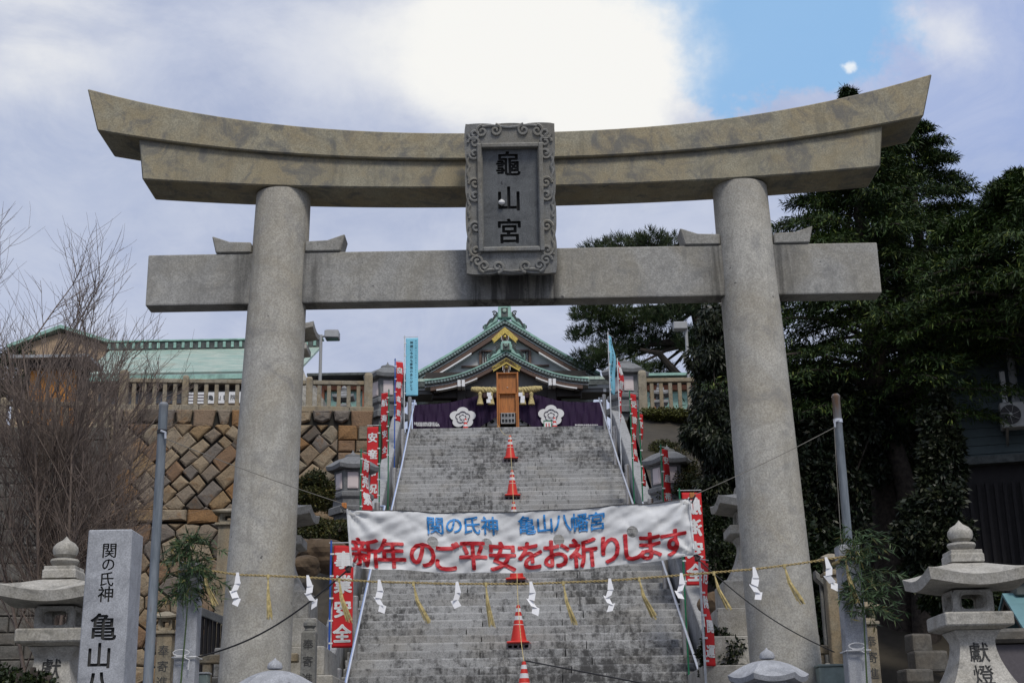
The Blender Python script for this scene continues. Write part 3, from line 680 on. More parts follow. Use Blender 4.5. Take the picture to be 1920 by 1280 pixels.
# upright cap course, then the diamond field, then a ledge of long stones, then random stones below
x = -WL
while x < -.05:
    w_ = min(rnd.uniform(.34, .62), -x)
    if -x - w_ < .2: w_ = -x
    h_ = rnd.uniform(.36, .62); stone(wall, [(x, -.02), (x + w_, -.02), (x + w_ - rnd.uniform(0, .1), -h_ + .1), (x + w_ * .5, -h_), (x + rnd.uniform(0, .1), -h_ + .08)], .09, M['wallstone']); x += w_
c45 = math.sqrt(.5); rows = []
fz0, fz1 = -2.68, -.42
v_ = -14.0
while v_ < 14:
    hh = rnd.uniform(.29, .43); u_ = -14.0 + rnd.uniform(0, .5)
    while u_ < 14:
        ww = hh * rnd.choice((.95, 1.1, 1.25, 1.5, 1.7)) * rnd.uniform(.9, 1.1)
        j = lambda: rnd.uniform(-.04, .04)
        q = [(u_ + j(), v_ + j()), (u_ + ww + j(), v_ + j()), (u_ + ww + j(), v_ + hh + j()), (u_ + j(), v_ + hh + j())]
        p = [((a - b) * c45 - WL / 2, (a + b) * c45 - 1.5) for a, b in q]
        for cl in ((-1, 0, WL), (1, 0, -.92), (0, 1, fz1), (0, -1, -fz0)): p = clip(p, *cl) if p else p
        if p and max(a[0] for a in p) > -WL: stone(wall, p, .085, M['wallstone'])
        u_ += ww
    v_ += hh
z = -.42
while z > -2.6:                                                # squared quoins beside the stairs
    h_ = rnd.uniform(.3, .42); h_ = min(h_, z + 2.68); xx = -.92 + rnd.uniform(.0, .06)
    m_ = rnd.uniform(.38, .6)
    for a, b in ((-.92, -.92 + m_), (-.92 + m_, 0)): stone(wall, [(a, z), (b, z), (b, z - h_), (a, z - h_)], .10, M['wallstone'])
    z -= h_
x = -WL
while x < -.05:
    w_ = min(rnd.uniform(.5, .85), -x)
    if -x - w_ < .25: w_ = -x
    stone(wall, [(x, -2.69), (x + w_, -2.69), (x + w_, -3.08 + rnd.uniform(0, .1)), (x, -3.08 + rnd.uniform(0, .1))], .13, M['wallstone'], y0=-.09); x += w_
for p in voronoi(-WL, 0, -7.6, -3.05, .56, .47): stone(wall, p, .10, M['wallstone'], y0=-.09)

# coursed wall further left, behind the bare tree
la, lb = P(206, 800, 35.7), P(-260, 800, 35.2)
lw = thing('coursed_wall', 'dark grey wall of squared stone courses behind the bare tree', 'stone wall', (la.x, la.y, la.z), math.atan2((la - lb).y, (la - lb).x))
WL2 = (la - lb).to_2d().length
MB().box((-WL2 / 2, .6, -la.z / 2), (WL2, 1.1, la.z)).build('backing', M['joint'], lw)
z = -.0; cnt = 0
while z > -7.4:
    h_ = rnd.uniform(.30, .46); x = -WL2
    while x < -.05:
        w_ = min(rnd.uniform(.45, .95), -x)
        if -x - w_ < .25: w_ = -x
        if cnt < 280: stone(lw, [(x, z), (x + w_, z), (x + w_, z - h_), (x, z - h_)], .07, M['greystone'], y0=.06); cnt += 1
        x += w_
    z -= h_
# grey coursed wall right of the stairs
ra, rb_ = P(1212, 785, 37.0), P(1420, 785, 37.0)
rw = thing('coursed_wall', 'short grey block wall under the creeper right of the stairs', 'stone wall', (ra.x, ra.y, ra.z))
WL3 = rb_.x - ra.x; MB().box((WL3 / 2, .5, -1.2), (WL3, .9, 2.5)).build('backing', M['joint'], rw)
z = 0
for h_ in (.34, .38, .36, .4, .4):
    x = 0
    while x < WL3 - .05:
        w_ = min(rnd.uniform(.4, .85), WL3 - x); stone(rw, [(x, z), (x + w_, z), (x + w_, z - h_), (x, z - h_)], .09, M['greystone'], y0=.06); x += w_
    z -= h_

# ------------------------------------------------------------------ stone fences on the terrace
def stone_fence(label, x0p, x1p, ybase, ytop, Y0, Y1, posts, big, nbal, left_text=None, capbig=True):
    a, b = P(x0p, ybase, Y0), P(x1p, ybase, Y1); f = thing('stone_fence', label, 'fence', (a.x, a.y, (a.z + b.z) / 2), math.atan2(b.y - a.y, b.x - a.x))
    Lf = (b - a).to_2d().length; H = (P((x0p + x1p) / 2, ytop, (Y0 + Y1) / 2).z + 0) - (a.z + b.z) / 2
    x = 0.0
    while x < Lf - .02:                                        # base course
        w_ = min(rnd.uniform(1.0, 1.6), Lf - x)
        MB().box((x + w_ / 2, .12, -.09), (w_ - .012, .44, .20)).build('base_stone', M['fence'], f, bevel=.015); x += w_
    ps = [(p - x0p) / (x1p - x0p) * Lf for p in posts]
    for i, p in enumerate(ps):
        if posts[i] in big: MB().lathe([(.115, .015), (.112, H + .13), (.085, H + .20), (.03, H + .225)], 4, (p, .12, 0), math.pi / 4, True).build('post', M['fence'], f, bevel=.02, seg=2)
        else: MB().lathe([(.085, .015), (.083, H + .04), (.055, H + .085), (.01, H + .10)], 4, (p, .12, 0), math.pi / 4, True).build('post', M['fence'], f, bevel=.012)
    ed = ps if ps[-1] > Lf - .4 else ps + [Lf]
    if ps[0] > .5: ed = [0.0] + ed
    for p, q in zip(ed[:-1], ed[1:]):
        MB().box(((p + q) / 2, .12, H - .075), (q - p - .19, .15, .115)).build('rail', M['fence'], f, bevel=.014)
        n = max(1, round((q - p) / .255)) - 1
        for i in range(1, n + 1):
            x = p + (q - p) * i / (n + 1); MB().box((x, .12, (H - .13) / 2 + .005), (.105, .085, H - .14)).build('baluster', M['fence'], f, bevel=.01)
    return f, Lf, H
stone_fence('ochre stone balustrade along the top of the diamond set wall', 205, 701, 762, 709, 36.0, 36.75, [228, 343, 460, 577, 690], (228, 690), 5)
stone_fence('grey stone balustrade on the lower wall behind the bare tree', -110, 206, 800, 750, 35.5, 35.9, [-100, 0, 100, 197], (), 5)
rf, Lr, Hr = stone_fence('pale stone balustrade above the creeper at the right of the stair head', 1196, 1420, 768, 705, 37.3, 37.3, [1207, 1330], (1207,), 4)

# ------------------------------------------------------------------ shrine hall
def hp(px, py, D):
    Y = D
    for _ in range(3): Y += D - inA(P(px, py, Y)).y
    q = inA(P(px, py, Y)); return q.x, q.z
HD = 46.0
hall = thing('shrine_hall', 'white and brown shrine hall with two stacked curved green copper gables', 'shrine', A(0, HD, TOP), THETA)
ZX5 = lambda zx: 770 + zx / 5.3333
ZY5 = lambda zy: 560 + zy / 5.3333
def up(px, py, D): u, z = hp(px, py, D); return u, z - TOP
class Gable:
    def __init__(s, pts, cxz, D):
        s.D = D; s.uc = up(ZX5(cxz), 660, D)[0]; k = (P(1060, 660, D) - P(960, 660, D)).length / 100 / 5.3333
        half = [(dx * k, up(ZX5(cxz), ZY5(zy), D)[1]) for dx, zy in pts]
        # smooth resample
        xs = np.array([p[0] for p in half]); zs_ = np.array([p[1] for p in half]); co_ = np.polyfit(xs, zs_, 4)
        X = np.linspace(0, xs[-1], 15); Z = np.polyval(co_, X)
        s.pts = [(s.uc - x, z) for x, z in zip(X[::-1], Z[::-1])] + [(s.uc + x, z) for x, z in zip(X[1:], Z[1:])]; s.k = k
    def layer(s, name, mat, o0, o1, y0, y1, cut_=0, frm=0, **kw):
        "ribbon under the gable curve, o0..o1 zoomed pixels below it"
        n = len(s.pts); mid = n // 2
        rngs = [(cut_, n - cut_)] if not frm else [(cut_, mid - frm + 1), (mid + frm, n - cut_)]
        for a, b in rngs:
            p = s.pts[a:b]; MB().ribbon([(x, z - o0 * s.k) for x, z in p], [(x, z - o1 * s.k) for x, z in p], y0 - HD, y1 - HD).build(name, mat, hall, **kw)
    def discs(s, o, r, y, step, mat):
        d = 0.0; pts = [Vector((x, z - o * s.k)) for x, z in s.pts]; acc = step * .5
        for a, b in zip(pts[:-1], pts[1:]):
            l = (b - a).length
            while acc < l:
                p = a + (b - a) * (acc / l); yield p; acc += step
            acc -= l
G1 = Gable([(0, 192), (60, 224), (120, 262), (220, 325), (355, 410), (515, 508), (655, 590), (790, 665), (945, 750)], 945, 48.5)
G2 = Gable([(0, 520), (100, 577), (200, 634), (300, 680), (420, 727), (560, 766), (680, 786), (815, 800)], 955, 44.3)
disc = MB(); n = 14
disc.lathe([(.001, .0), (1, 0), (1, .5), (.8, .62), (.001, .62)], 10)
disc.v = [(x, -z, y) for x, y, z in disc.v]
for G, y, r, lay in ((G1, 48.5, 8.5, 0), (G2, 44.3, 8.5, 1)):
    MBr = MB(); p = G.pts
    back = 53.5 if lay == 0 else 48.0
    hw__ = p[-1][0] - G.uc; rise = lambda x: (14 if lay == 0 else 12) * G.k * math.sin(math.pi * min(1, abs(x - G.uc) / hw__) ** 1.15) ** .8
    MBr.ribbon([(x, z + rise(x)) for x, z in p], [(x, z - 8 * G.k) for x, z in p], y + .12 - HD, back - HD); MBr.build('roof', M['verdigris'], hall, smooth=True, ang=40)
    o = ((-2, 22, 24, 66, 70, 84, 84, 94, 94, 142, 138, 154) if lay == 0 else (-2, 12, 14, 52, 55, 67, 67, 74, 74, 112, 108, 121))
    G.layer('roof_edge', M['verdigris'], o[0], o[1], y - .02, y + .5)
    G.layer('tile_band', M['bandcopper'], o[2], o[3], y + .02, y + .5)
    G.layer('white_batten', M['plaster'], o[4], o[5], y + .10, y + .5, 0)
    G.layer('dark_batten', M['darkcopper'], o[6], o[7], y + .2, y + .5, 1)
    G.layer('bargeboard', M['brown'], o[8], o[9], y + .06, y + .3, 1 if lay else 2)
    G.layer('white_fillet', M['whitepaint'], o[10], o[11], y + .02, y + .26, 2, frm=5)
    r = 14 if lay == 0 else 13
    dm = MB().add([(a * r * G.k, b * r * G.k, c * r * G.k) for a, b, c in disc.v], disc.f).mesh('tile_disc', M['tiledisc'])
    for q in G.discs((o[2] + o[3]) / 2, r, y, 31 * G.k, None): link('tile_disc', dm, hall, (q.x, y - .0 - HD, q.y))
u1 = G1.uc; u2 = G2.uc
gz = lambda zy, D: up(949, ZY5(zy), D)[1]
# upper gable wall, timbers and lattice
mb = MB(); pp = [(x, z - 90 * G1.k) for x, z in G1.pts[2:-2]]; mb.prism(pp + [(pp[-1][0], gz(790, 48.9)), (pp[0][0], gz(790, 48.9))], 48.9 - HD, 49.2 - HD); mb.build('gable_wall', M['plaster'], hall)
k = G1.k
for zy, hwid, h_ in ((520, 240, 14), (672, 440, 14)): MB().box((u1, 48.82 - HD, gz(zy, 48.8)), (2 * hwid * k, .12, h_ * k)).build('gable_beam', M['brown'], hall)
for s in (-1, 1):
    MB().box((u1 + s * 250 * k, 48.81 - HD, gz(590, 48.8)), (24 * k, .11, 140 * k)).build('gable_strut', M['brown'], hall)
    for i in range(3):
        MB().box((u1 + s * (232 - 26 * i) * k, 48.84 - HD, gz(590, 48.8)), (9 * k, .06, 130 * k)).build('lattice_bar', M['darkwood'], hall)
# ornaments: gilt chevrons, pendants, ridge-end ornaments
def chevron(G, top_zy, end_dx, end_zy, in_zy, y, depth):
    k = G.k; c = G.uc; t, e, i_ = (gz(v, G.D) for v in (top_zy, end_zy, in_zy)); mb = MB()
    for s in (-1, 1):
        poly = [(c, t), (c + s * end_dx * k, e + 6 * k), (c + s * (end_dx - 12) * k, e - 4 * k), (c + s * (end_dx - 6) * k, e - 12 * k), (c + s * (end_dx - 22) * k, e - 14 * k), (c + s * (end_dx - 20) * k, e - 38 * k), (c, i_)]
        mb.prism(poly, y - HD, y + depth - HD)
    mb.build('gilt_chevron', M['gold'], hall)
    bs_ = MB().lathe([(.001, -.02), (17 * k, 0), (13 * k, .04), (.001, .07)], 12); bs_.v = [(x + c, -z + y - .03 - HD, yy + gz(in_zy + 38, G.D)) for x, yy, z in bs_.v]
    pend = MB().prism([(c - 36 * k, i_ - 18 * k), (c + 36 * k, i_ - 18 * k), (c + 36 * k, i_ - 75 * k), (c + 22 * k, i_ - 98 * k), (c, i_ - 106 * k), (c - 22 * k, i_ - 98 * k), (c - 36 * k, i_ - 75 * k)], y + .02 - HD, y + .1 - HD).build('pendant', M['brown'], hall)
    bs_.build('gilt_boss', M['gold'], hall, smooth=True)
    for s in (-1, 1): MB().tube([(c + s * 36 * k, y - HD, i_ - 26 * k), (c + s * 37 * k, y - HD, i_ - 70 * k), (c + s * 20 * k, y - HD, i_ - 62 * k), (c + s * 26 * k, y - HD, i_ - 88 * k), (c, y - HD, i_ - 104 * k)], 3 * k, 5).build('white_scroll', M['whitepaint'], pend)
chevron(G1, 276, 134, 402, 340, 48.55, .08); chevron(G2, 582, 152, 685, 642, 44.36, .08)
def ridge_end(G, z0, z1, hw_, fin_dx, fin_z, y, name='ridge_ornament'):
    k = G.k; c = G.uc; a, b = gz(z0, G.D), gz(z1, G.D); w_ = hw_ * k
    o = MB().prism([(c - w_, b), (c - w_, a - 14 * k), (c - w_ + 14 * k, a), (c + w_ - 14 * k, a), (c + w_, a - 14 * k), (c + w_, b)], y - HD, y + .3 - HD).build(name, M['verdigris'], hall, bevel=.02)
    hx = MB().lathe([(.001, 0), (24 * k, 0), (19 * k, .06), (.001, .07)], 6); hx.v = [(x + c, -z + y - .005 - HD, yy + (a * .55 + b * .45)) for x, yy, z in hx.v]; hx.build('hexagon_boss', M['copper'], o)
    MB().prism([(c - 34 * k, b + 6 * k), (c - 34 * k, a - 26 * k), (c + 34 * k, a - 26 * k), (c + 34 * k, b + 6 * k)], y - .012 - HD, y + .01 - HD).build('dark_field', M['darkcopper'], o)
    for s in (-1, 1):
        x1_, zf = c + s * fin_dx * k, gz(fin_z, G.D); x0_ = c + s * w_
        top_, bot_ = [], []
        for i in range(17):
            t = i / 16; x_ = x0_ + (x1_ - x0_) * t; zc = (b + 26 * k) + (zf - b - 26 * k) * t
            wv = abs(math.sin(t * math.pi * 2.3 + .5)) * 20 * k
            top_.append((x_, zc + 30 * k * (1 - .5 * t) + wv)); bot_.append((x_, zc - 42 * k * (1 - .55 * t)))
        MB().ribbon(top_, bot_, y + .08 - HD, y + .24 - HD).build('fin', M['verdigris'] if lay_of[name + str(z0)] else M['verdigris'], o)
        for off, ph in ((22, .5), (4, .9), (-14, 1.3)):
            MB().tube([(p[0], y + .07 - HD, p[1] - (30 - off) * k * .8) for p in top_[1:-1]], 3.6 * k, 5).build('fin_ridge', M['darkcopper'], o)
        sp_ = []
        for i in range(16):
            t = i / 15; r_ = 28 * k * (1 - .8 * t); an = t * 7.5 + .6; sp_.append((x0_ + s * (34 * k + r_ * math.cos(an)), y + .08 - HD, b + 42 * k + r_ * math.sin(an) + 8 * k))
        MB().tube(sp_, 7 * k, 6).build('curl', M['darkcopper'], o, smooth=True)
        MB().tube([(x1_ - s * 10 * k, y + .1 - HD, zf + 22 * k), (x1_ + s * 6 * k, y + .1 - HD, zf + 20 * k), (x1_ + s * 8 * k, y + .1 - HD, zf + 2 * k), (x1_ - s * 14 * k, y + .1 - HD, zf - 6 * k)], 8 * k, 6).build('curl', M['darkcopper'], o, smooth=True)
lay_of = {'ridge_ornament75': 0, 'ridge_ornament430': 1}
ridge_end(G1, 75, 196, 66, 210, 292, 48.4); ridge_end(G2, 430, 522, 52, 190, 592, 44.2)
MB().box((u1 - 3 * k, 48.6 - HD, gz(55, 48.5)), (24 * k, .2, 60 * k)).build('ridge_pole_end', M['verdigris'], hall)
# main roof behind and its eaves, either side
ze = up(949, 716, 45.4)[1]; zr = up(949, 690, 49)[1]
for s in (-1, 1):
    i0, i1 = (u2 + s * G2.k * 760), (u2 + s * G2.k * 1500)
    mb = MB(); mb.prism_x([(45.2 - HD, ze), (45.2 - HD, ze + .10), (52 - HD, ze + 2.0), (52 - HD, ze + 1.8)], min(i0, i1), max(i0, i1)); mb.build('main_roof', M['copper'], hall)
    MB().box(((i0 + i1) / 2, 45.28 - HD, ze - .09), (abs(i1 - i0), .12, .17)).build('eave_edge', M['darkcopper'], hall)
    MB().box(((i0 + i1) / 2, 45.40 - HD, ze - .22), (abs(i1 - i0), .12, .08)).build('white_batten', M['plaster'], hall)
    MB().box(((i0 + i1) / 2, 45.9 - HD, ze - .32), (abs(i1 - i0), 1.0, .12)).build('eave_soffit', M['greyboard'], hall)
    MB().box((u2 + s * 1000 * G2.k, 45.46 - HD, ze - .30), (30 * G2.k, .14, .16)).build('white_bracket', M['whitepaint'], hall)
# porch: tympanum board, beam, posts with white nosings, dark wall behind
tz0 = gz(890, 44.8); mb = MB(); pp = [(x, z - 96 * G2.k) for x, z in G2.pts[4:-4]]
mb.prism(pp + [(pp[-1][0], tz0), (pp[0][0], tz0)], 44.75 - HD, 44.85 - HD); mb.build('tympanum', M['greyboard'], hall)
MB().box((u2, 44.9 - HD, tz0 - .17), (1500 * G2.k, .3, .34)).build('porch_beam', M['darkwood'], hall, bevel=.02)
for s in (-1, 1):
    x = u2 + s * 452 * G2.k
    MB().box((x, 44.85 - HD, tz0 / 2 - .05), (.30, .30, tz0 + .1)).build('porch_post', M['darkwood'], hall, bevel=.02)
    for q in (-1, 1): MB().box((x + q * 21 * G2.k, 44.5 - HD, gz(858, 44.5)), (32 * G2.k, .5, 70 * G2.k)).build('white_nosing', M['whitepaint'], hall, bevel=.01)
    # lower bargeboard tail and fillet outside the posts
    MB().box((u2 + s * 700 * G2.k, 44.6 - HD, gz(915, 44.6)), (48 * G2.k, .3, 55 * G2.k)).build('beam_end', M['darkwood'], hall)
    px_ = u2 + s * 745 * G2.k
    MB().box((px_ - s * .0, 46.9 - HD, up(949, 752, 47)[1]), (330 * G2.k, .08, 62 * G2.k)).build('plaster_panel', M['plaster'], hall)
MB().box((u2, 47.2 - HD, 2.0), (1700 * G2.k, .3, 4.2)).build('front_wall', M['darkwood'], hall)
MB().box((u2, 46.2 - HD, .25), (1500 * G2.k, 2.2, .5)).build('floor_platform', M['plinth'], hall)
for s in (-1, 1):
    for i in range(2):
        b_ = MB().box((u2 + s * (150 + 120 * i) * G2.k, 45.0 - HD, up(949, 792, 45)[1]), (100 * G2.k, .5, 105 * G2.k)).build('white_panel', M['whitepaint'], hall, bevel=.01)
        cr = MB(); cc = (u2 + s * (150 + 120 * i) * G2.k, 44.745 - HD, up(949, 793, 45)[1])
        for a in range(4):
            d_ = MB().lathe([(.001, 0), (11 * G2.k, 0), (.001, .004)], 10); an = a * math.pi / 2
            cr.add([(x + cc[0] + 13 * G2.k * math.cos(an), cc[1] - z_, yy + cc[2] + 13 * G2.k * math.sin(an)) for x, yy, z_ in d_.v], d_.f)
        cr.build('flower_crest', M['black'], b_)
# purple curtain, gathered up in the middle, with white flower crests
cur = thing('purple_curtain', 'dark purple curtain with two white flower crests hung across the shrine porch', 'curtain', A(0, 44.4, TOP), THETA)
Z6 = lambda zx, zy: (770 + zx / 5.0526, 690 + zy / 5.0526)
tp = [(20, 348), (150, 342), (280, 335), (400, 320), (520, 290), (640, 262), (780, 225), (920, 215), (1060, 225), (1180, 250), (1290, 278), (1390, 305), (1500, 318), (1640, 322), (1830, 318)]
bt = {20: 620, 520: 620, 640: 575, 700: 530, 780: 480, 860: 445, 920: 430, 980: 445, 1050: 490, 1130: 540, 1190: 580, 1290: 615, 1830: 620}
bx, by = sorted(bt), [bt[q] for q in sorted(bt)]
def curtain_pt(zx, t, front=0.0):
    z0 = np.interp(zx, [q[0] for q in tp], [q[1] for q in tp]); z1 = np.interp(zx, bx, by)
    x_, z_ = up(*Z6(zx, z0 + (z1 - z0) * t), 44.4)
    return (x_, .035 * math.sin(zx / 17.0 + 2 * t) * (.3 + t) + .02 * math.sin(zx / 6.3 + t * 4) - front, z_)
nx, ny = 110, 10; vs = [curtain_pt(20 + 1810 * i / nx, j / ny) for j in range(ny + 1) for i in range(nx + 1)]
MB().add(vs, [(j * (nx + 1) + i, j * (nx + 1) + i + 1, (j + 1) * (nx + 1) + i + 1, (j + 1) * (nx + 1) + i) for j in range(ny) for i in range(nx)]).build('cloth', M['purple'], cur, smooth=True)
def crest(zx, zy):
    k6 = (P(1060, 780, 44.4) - P(960, 780, 44.4)).length / 100 / 5.0526; c = up(*Z6(zx, zy), 44.4); cr = MB(); dk = MB(); i = 0
    for a in range(5):
        an = math.pi / 2 + a * 2 * math.pi / 5; d_ = MB().lathe([(.001, .004), (50 * k6, .002), (50 * k6, 0)], 24)
        cr.add([(x * 1.12 + c[0] + 70 * k6 * math.cos(an), -.075 - z - .002 * a, y * .92 + c[1] + 56 * k6 * math.sin(an)) for x, y, z in d_.v], d_.f)
        if a == 0:
            d_ = MB().lathe([(.001, .004), (40 * k6, .002), (40 * k6, 0)], 20); cr.add([(x + c[0], -.088 - z, y * .9 + c[1]) for x, y, z in d_.v], d_.f)
        for w, r_ in ((1, 34), (2, 12)):
            pts = [(c[0] + (34 * k6 if w == 1 else 20 * k6) * math.cos(an) + r_ * k6 * math.cos(an + q), -.096, c[1] + (28 * k6 if w == 1 else 16 * k6) * math.sin(an) + r_ * .85 * k6 * math.sin(an + q)) for q in np.linspace(-1.4, 1.4, 9)]
            dk.tube(pts, 3.6 * k6, 4)
    o = cr.build('flower_crest', M['white'], cur); dk.build('crest_lines', M['purple'], o)
crest(494, 472); crest(1330, 452)
tx_ = MB()
for r_, (x0_, x1_, y_) in enumerate(((38, 255, 524), (38, 268, 538), (60, 275, 550), (1560, 1770, 543))):
    x_ = x0_
    while x_ < x1_:
        a = up(*Z6(x_, y_), 44.4); tx_.box((a[0], -.085, a[1]), (.024, .006, rnd.uniform(.02, .05))); x_ += rnd.uniform(8, 12)
tx_.build('fine_print', M['white'], cur)
# straw rope, tassels, lamps on the porch beam
rp = thing('sacred_rope', 'thick twisted straw rope hung along the shrine porch beam', 'rope', A(0, 44.1, TOP), THETA)
pts = [up(770 + zx / 5.0526, 690 + zy / 5.0526, 44.1) for zx, zy in ((580, 198), (650, 207), (800, 212), (920, 214), (1040, 210), (1160, 200), (1240, 190))]
for s in (0, 2.1, 4.2):
    q = []
    for i in range(120):
        t = i / 119 * (len(pts) - 1); a = min(int(t), len(pts) - 2); f_ = t - a; r_ = .055 * min(1, .25 + min(i, 119 - i) / 20)
        q.append((pts[a][0] + (pts[a + 1][0] - pts[a][0]) * f_, r_ * math.cos(i * .5 + s), pts[a][1] + (pts[a + 1][1] - pts[a][1]) * f_ + r_ * math.sin(i * .5 + s)))
    MB().tube(q, .06, 6).build('strand', M['straw'], rp, smooth=True)
for zx, nm in ((657, 'far left'), (762, 'second'), (1060, 'third'), (1142, 'far right')):
    x_, z_ = up(*Z6(zx, 225), 44.0)
    tag(MB().lathe([(.02, .0), (.07, -.05), (.06, -.12), (.05, -.15), (.10, -.36), (.11, -.42)], 12).build('straw_tassel', M['straw'], None, smooth=True, loc=A(x_, 44.0, z_ + TOP), rz=THETA), nm + ' bell shaped straw tassel under the thick porch rope', 'tassel', 'tassels on the porch rope')
for zx, nm in ((705, 'left of the orange stand, between two straw tassels'), (800, 'close against the left edge of the orange stand'), (1098, 'right of the orange stand, between two straw tassels')):
    x_, z_ = up(*Z6(zx, 258), 44.3)
    tag(MB().lathe([(.05, .17), (.16, .13), (.19, .0), (.17, -.13), (.06, -.17)], 14).build('bronze_lamp', M['bronze'], None, smooth=True, loc=A(x_, 44.25, z_ + TOP), rz=THETA), 'dark bronze lamp ' + nm, 'lamp', 'bronze lamps on the porch')
for zx, nm in ((742, 'left'), (1040, 'right')):
    x_, z_ = up(*Z6(zx, 230), 43.9); mb = MB()
    for i in range(3): mb.box((.04 * (i % 2) + .03 * i * (1 if zx > 900 else -.3), 0, -.06 - .11 * i), (.13, .006, .12))
    tag(mb.build('paper_streamer', M['paper'], None, loc=A(x_, 43.9, z_ + TOP), rz=THETA), 'white paper streamer on the thick porch rope, %s of the orange stand' % nm, 'streamer', 'paper streamers on the porch rope')

# wooden stand at the head of the stairs
x_, zt_ = hp(951, 700, 39.25); sd_ = thing('wooden_stand', 'tall open backed orange timber stand at the head of the stairs', 'stand', A(x_, 39.25, TOP), THETA)
SH, SWd = zt_ - TOP, 38 * 40.5 / FPX
for s in (-1, 1):
    MB().box((s * SWd / 2, 0, SH / 2), (.05, .30, SH)).build('side_board', M['orangewood'], sd_, bevel=.006)
    MB().box((s * (SWd / 2 - .045), -.16, SH * .32), (.035, .03, SH * .64)).build('stile', M['orangewood'], sd_, bevel=.004)
MB().box((0, -.05, SH * .62), (SWd - .05, .02, SH * .74)).build('back_board', M['orangewood'], sd_)
for h_ in (.985, .66, .345, .10): MB().box((0, -.06, SH * h_), (SWd - .052, .18, .035)).build('shelf', M['orangewood'], sd_, bevel=.004)
MB().lathe([(.02, 0), (.02, .01)], 8, (0, 0, 0)).build('white_knob', M['white'], sd_, loc=(0, -.065, SH * .76))
def holed_block(mb, c, w, d, h, holes, t=.025):
    "concrete block with a row of openings seen from the front"
    n = holes; cell = (w - t) / n; x, y, z = c
    for s in (-1, 1): mb.box((x, y, z + s * (h - t) / 2), (w, d, t))
    for i in range(n + 1): mb.box((x - w / 2 + t / 2 + i * cell, y, z), (t, d - .004, h - 2 * t + .002))
    mb.box((x, y + d / 2 - .01, z), (w - .01, .012, h - .01))
    return mb
mb = MB()
for i in range(2): holed_block(mb, (0, -.10, SH * .15 + .09 + i * .155), .40, .1, .15, 4)
tag(mb.build('concrete_block', M['parapet'], None, loc=A(x_, 39.15, TOP), rz=THETA), 'pair of grey hollow concrete blocks weighing down the orange stand', 'concrete block')

# ------------------------------------------------------------------ other buildings on the terrace
b = P(330, 700, 46); an = thing('annex_building', 'long low tan annex with a pale green copper roof at the left', 'building', (b.x, 46, TOP))
xl, xr = P(160, 700, 46).x - b.x, P(560, 700, 46).x - b.x + 2.2
z0_, z1_ = P(310, 698, 46).z - TOP, P(330, 655, 51).z - TOP
xl2 = P(205, 655, 51).x - b.x
mb = MB(); mb.add([(xl, 0, z0_), (xr - 2.2, 0, z0_), (xr - 2.2, 5, z1_), (xl2, 5, z1_), (xl, 0, z0_ - .08), (xr - 2.2, 0, z0_ - .08), (xr - 2.2, 5, z1_ - .1), (xl2, 5, z1_ - .1)], [(0, 1, 2, 3), (7, 6, 5, 4), (0, 4, 5, 1), (1, 5, 6, 2), (2, 6, 7, 3), (3, 7, 4, 0)]); mb.build('roof', M['copper'], an)
zrt = P(330, 640, 51).z - TOP
MB().box(((xl2 + xr - 2.2) / 2, 5.1, (z1_ + zrt) / 2), (xr - 2.2 - xl2, .3, zrt - z1_)).build('ridge', M['darkcopper'], an)
for i in range(26):
    x = xl2 + (xr - 2.4 - xl2) * i / 25; MB().box((x, 4.93, (z1_ + zrt) / 2 - .01), (.10, .04, zrt - z1_ - .1)).build('ridge_rib', M['verdigris'], an)
MB().box(((xl2 + xr - 2.2) / 2, 5.1, zrt + .02), (xr - 2.2 - xl2 + .2, .42, .05)).build('ridge_cap', M['verdigris'], an)
MB().box(((xl + xr - 2.2) / 2, .06, z0_ - .17), (xr - 2.2 - xl, .12, .17)).build('eave_edge', M['verdigris'], an)
MB().box(((xl + xr - 2.4) / 2, .5, z0_ - .34), (xr - 2.6 - xl, .7, .15)).build('eave_soffit', M['darkwood'], an)
MB().box(((xl + xr - 2.4) / 2, 1.0, z0_ - .62), (xr - 2.8 - xl, .2, .44)).build('wall_band', M['greypaint'], an)
MB().box(((xl + xr - 2.4) / 2, 1.1, (z0_ - .84) / 2), (xr - 2.8 - xl, .3, z0_ - .84)).build('wall', M['tan'], an)
tb0, tb1 = P(350, 757, 44), P(458, 734, 44)
sg = thing('notice_banner', 'white notice banner with black lettering behind the left balustrade', 'banner', (tb0.x, 44, tb0.z))
w_, h_ = tb1.x - tb0.x, tb1.z - tb0.z
MB().box((w_ / 2, 0, h_ / 2), (w_, .03, h_)).build('sheet', M['white'], sg)
letters('亀山書院', [(w_ * q, h_ * .5) for q in (.42, .55, .68, .81)], h_ * .5, .02).build('lettering', M['black'], sg, loc=(0, -.02, 0))
mb = MB()
for i in range(3): mb.box((w_ * .16, -.018, h_ * (.25 + .25 * i)), (w_ * .28, .004, h_ * .07))
mb.build('printed_bars', M['purple'], sg)
MB().box((w_ * .7, .05, -.4 + 0), (.05, .05, 1.2)).build('support', M['darkwood'], sg)
b = P(115, 640, 60); h2 = thing('rear_building', 'far building with a green gabled copper roof behind the bare tree', 'building', (b.x, 60, TOP))
pk = P(115, 612, 60).z - TOP; lo = P(115, 648, 60).z - TOP; hwid = 95 * 62 / FPX
MB().prism([(-hwid * 1.05, lo), (0, pk), (hwid * 1.35, lo - .1), (hwid * 1.35, lo - .25), (0, pk - .16), (-hwid * 1.05, lo - .15)], -.3, 6).build('roof', M['verdigris'], h2)
MB().prism([(-hwid * .8, 0), (-hwid * .8, lo + .05), (0, pk - .3), (hwid * .9, lo), (hwid * .9, 0)], 0, 5.5).build('wall', M['tan'], h2)
b = P(98, 745, 41); kk = thing('kiosk', 'small kiosk with bright orange panels seen through the bare branches', 'kiosk', (b.x, 41, TOP))
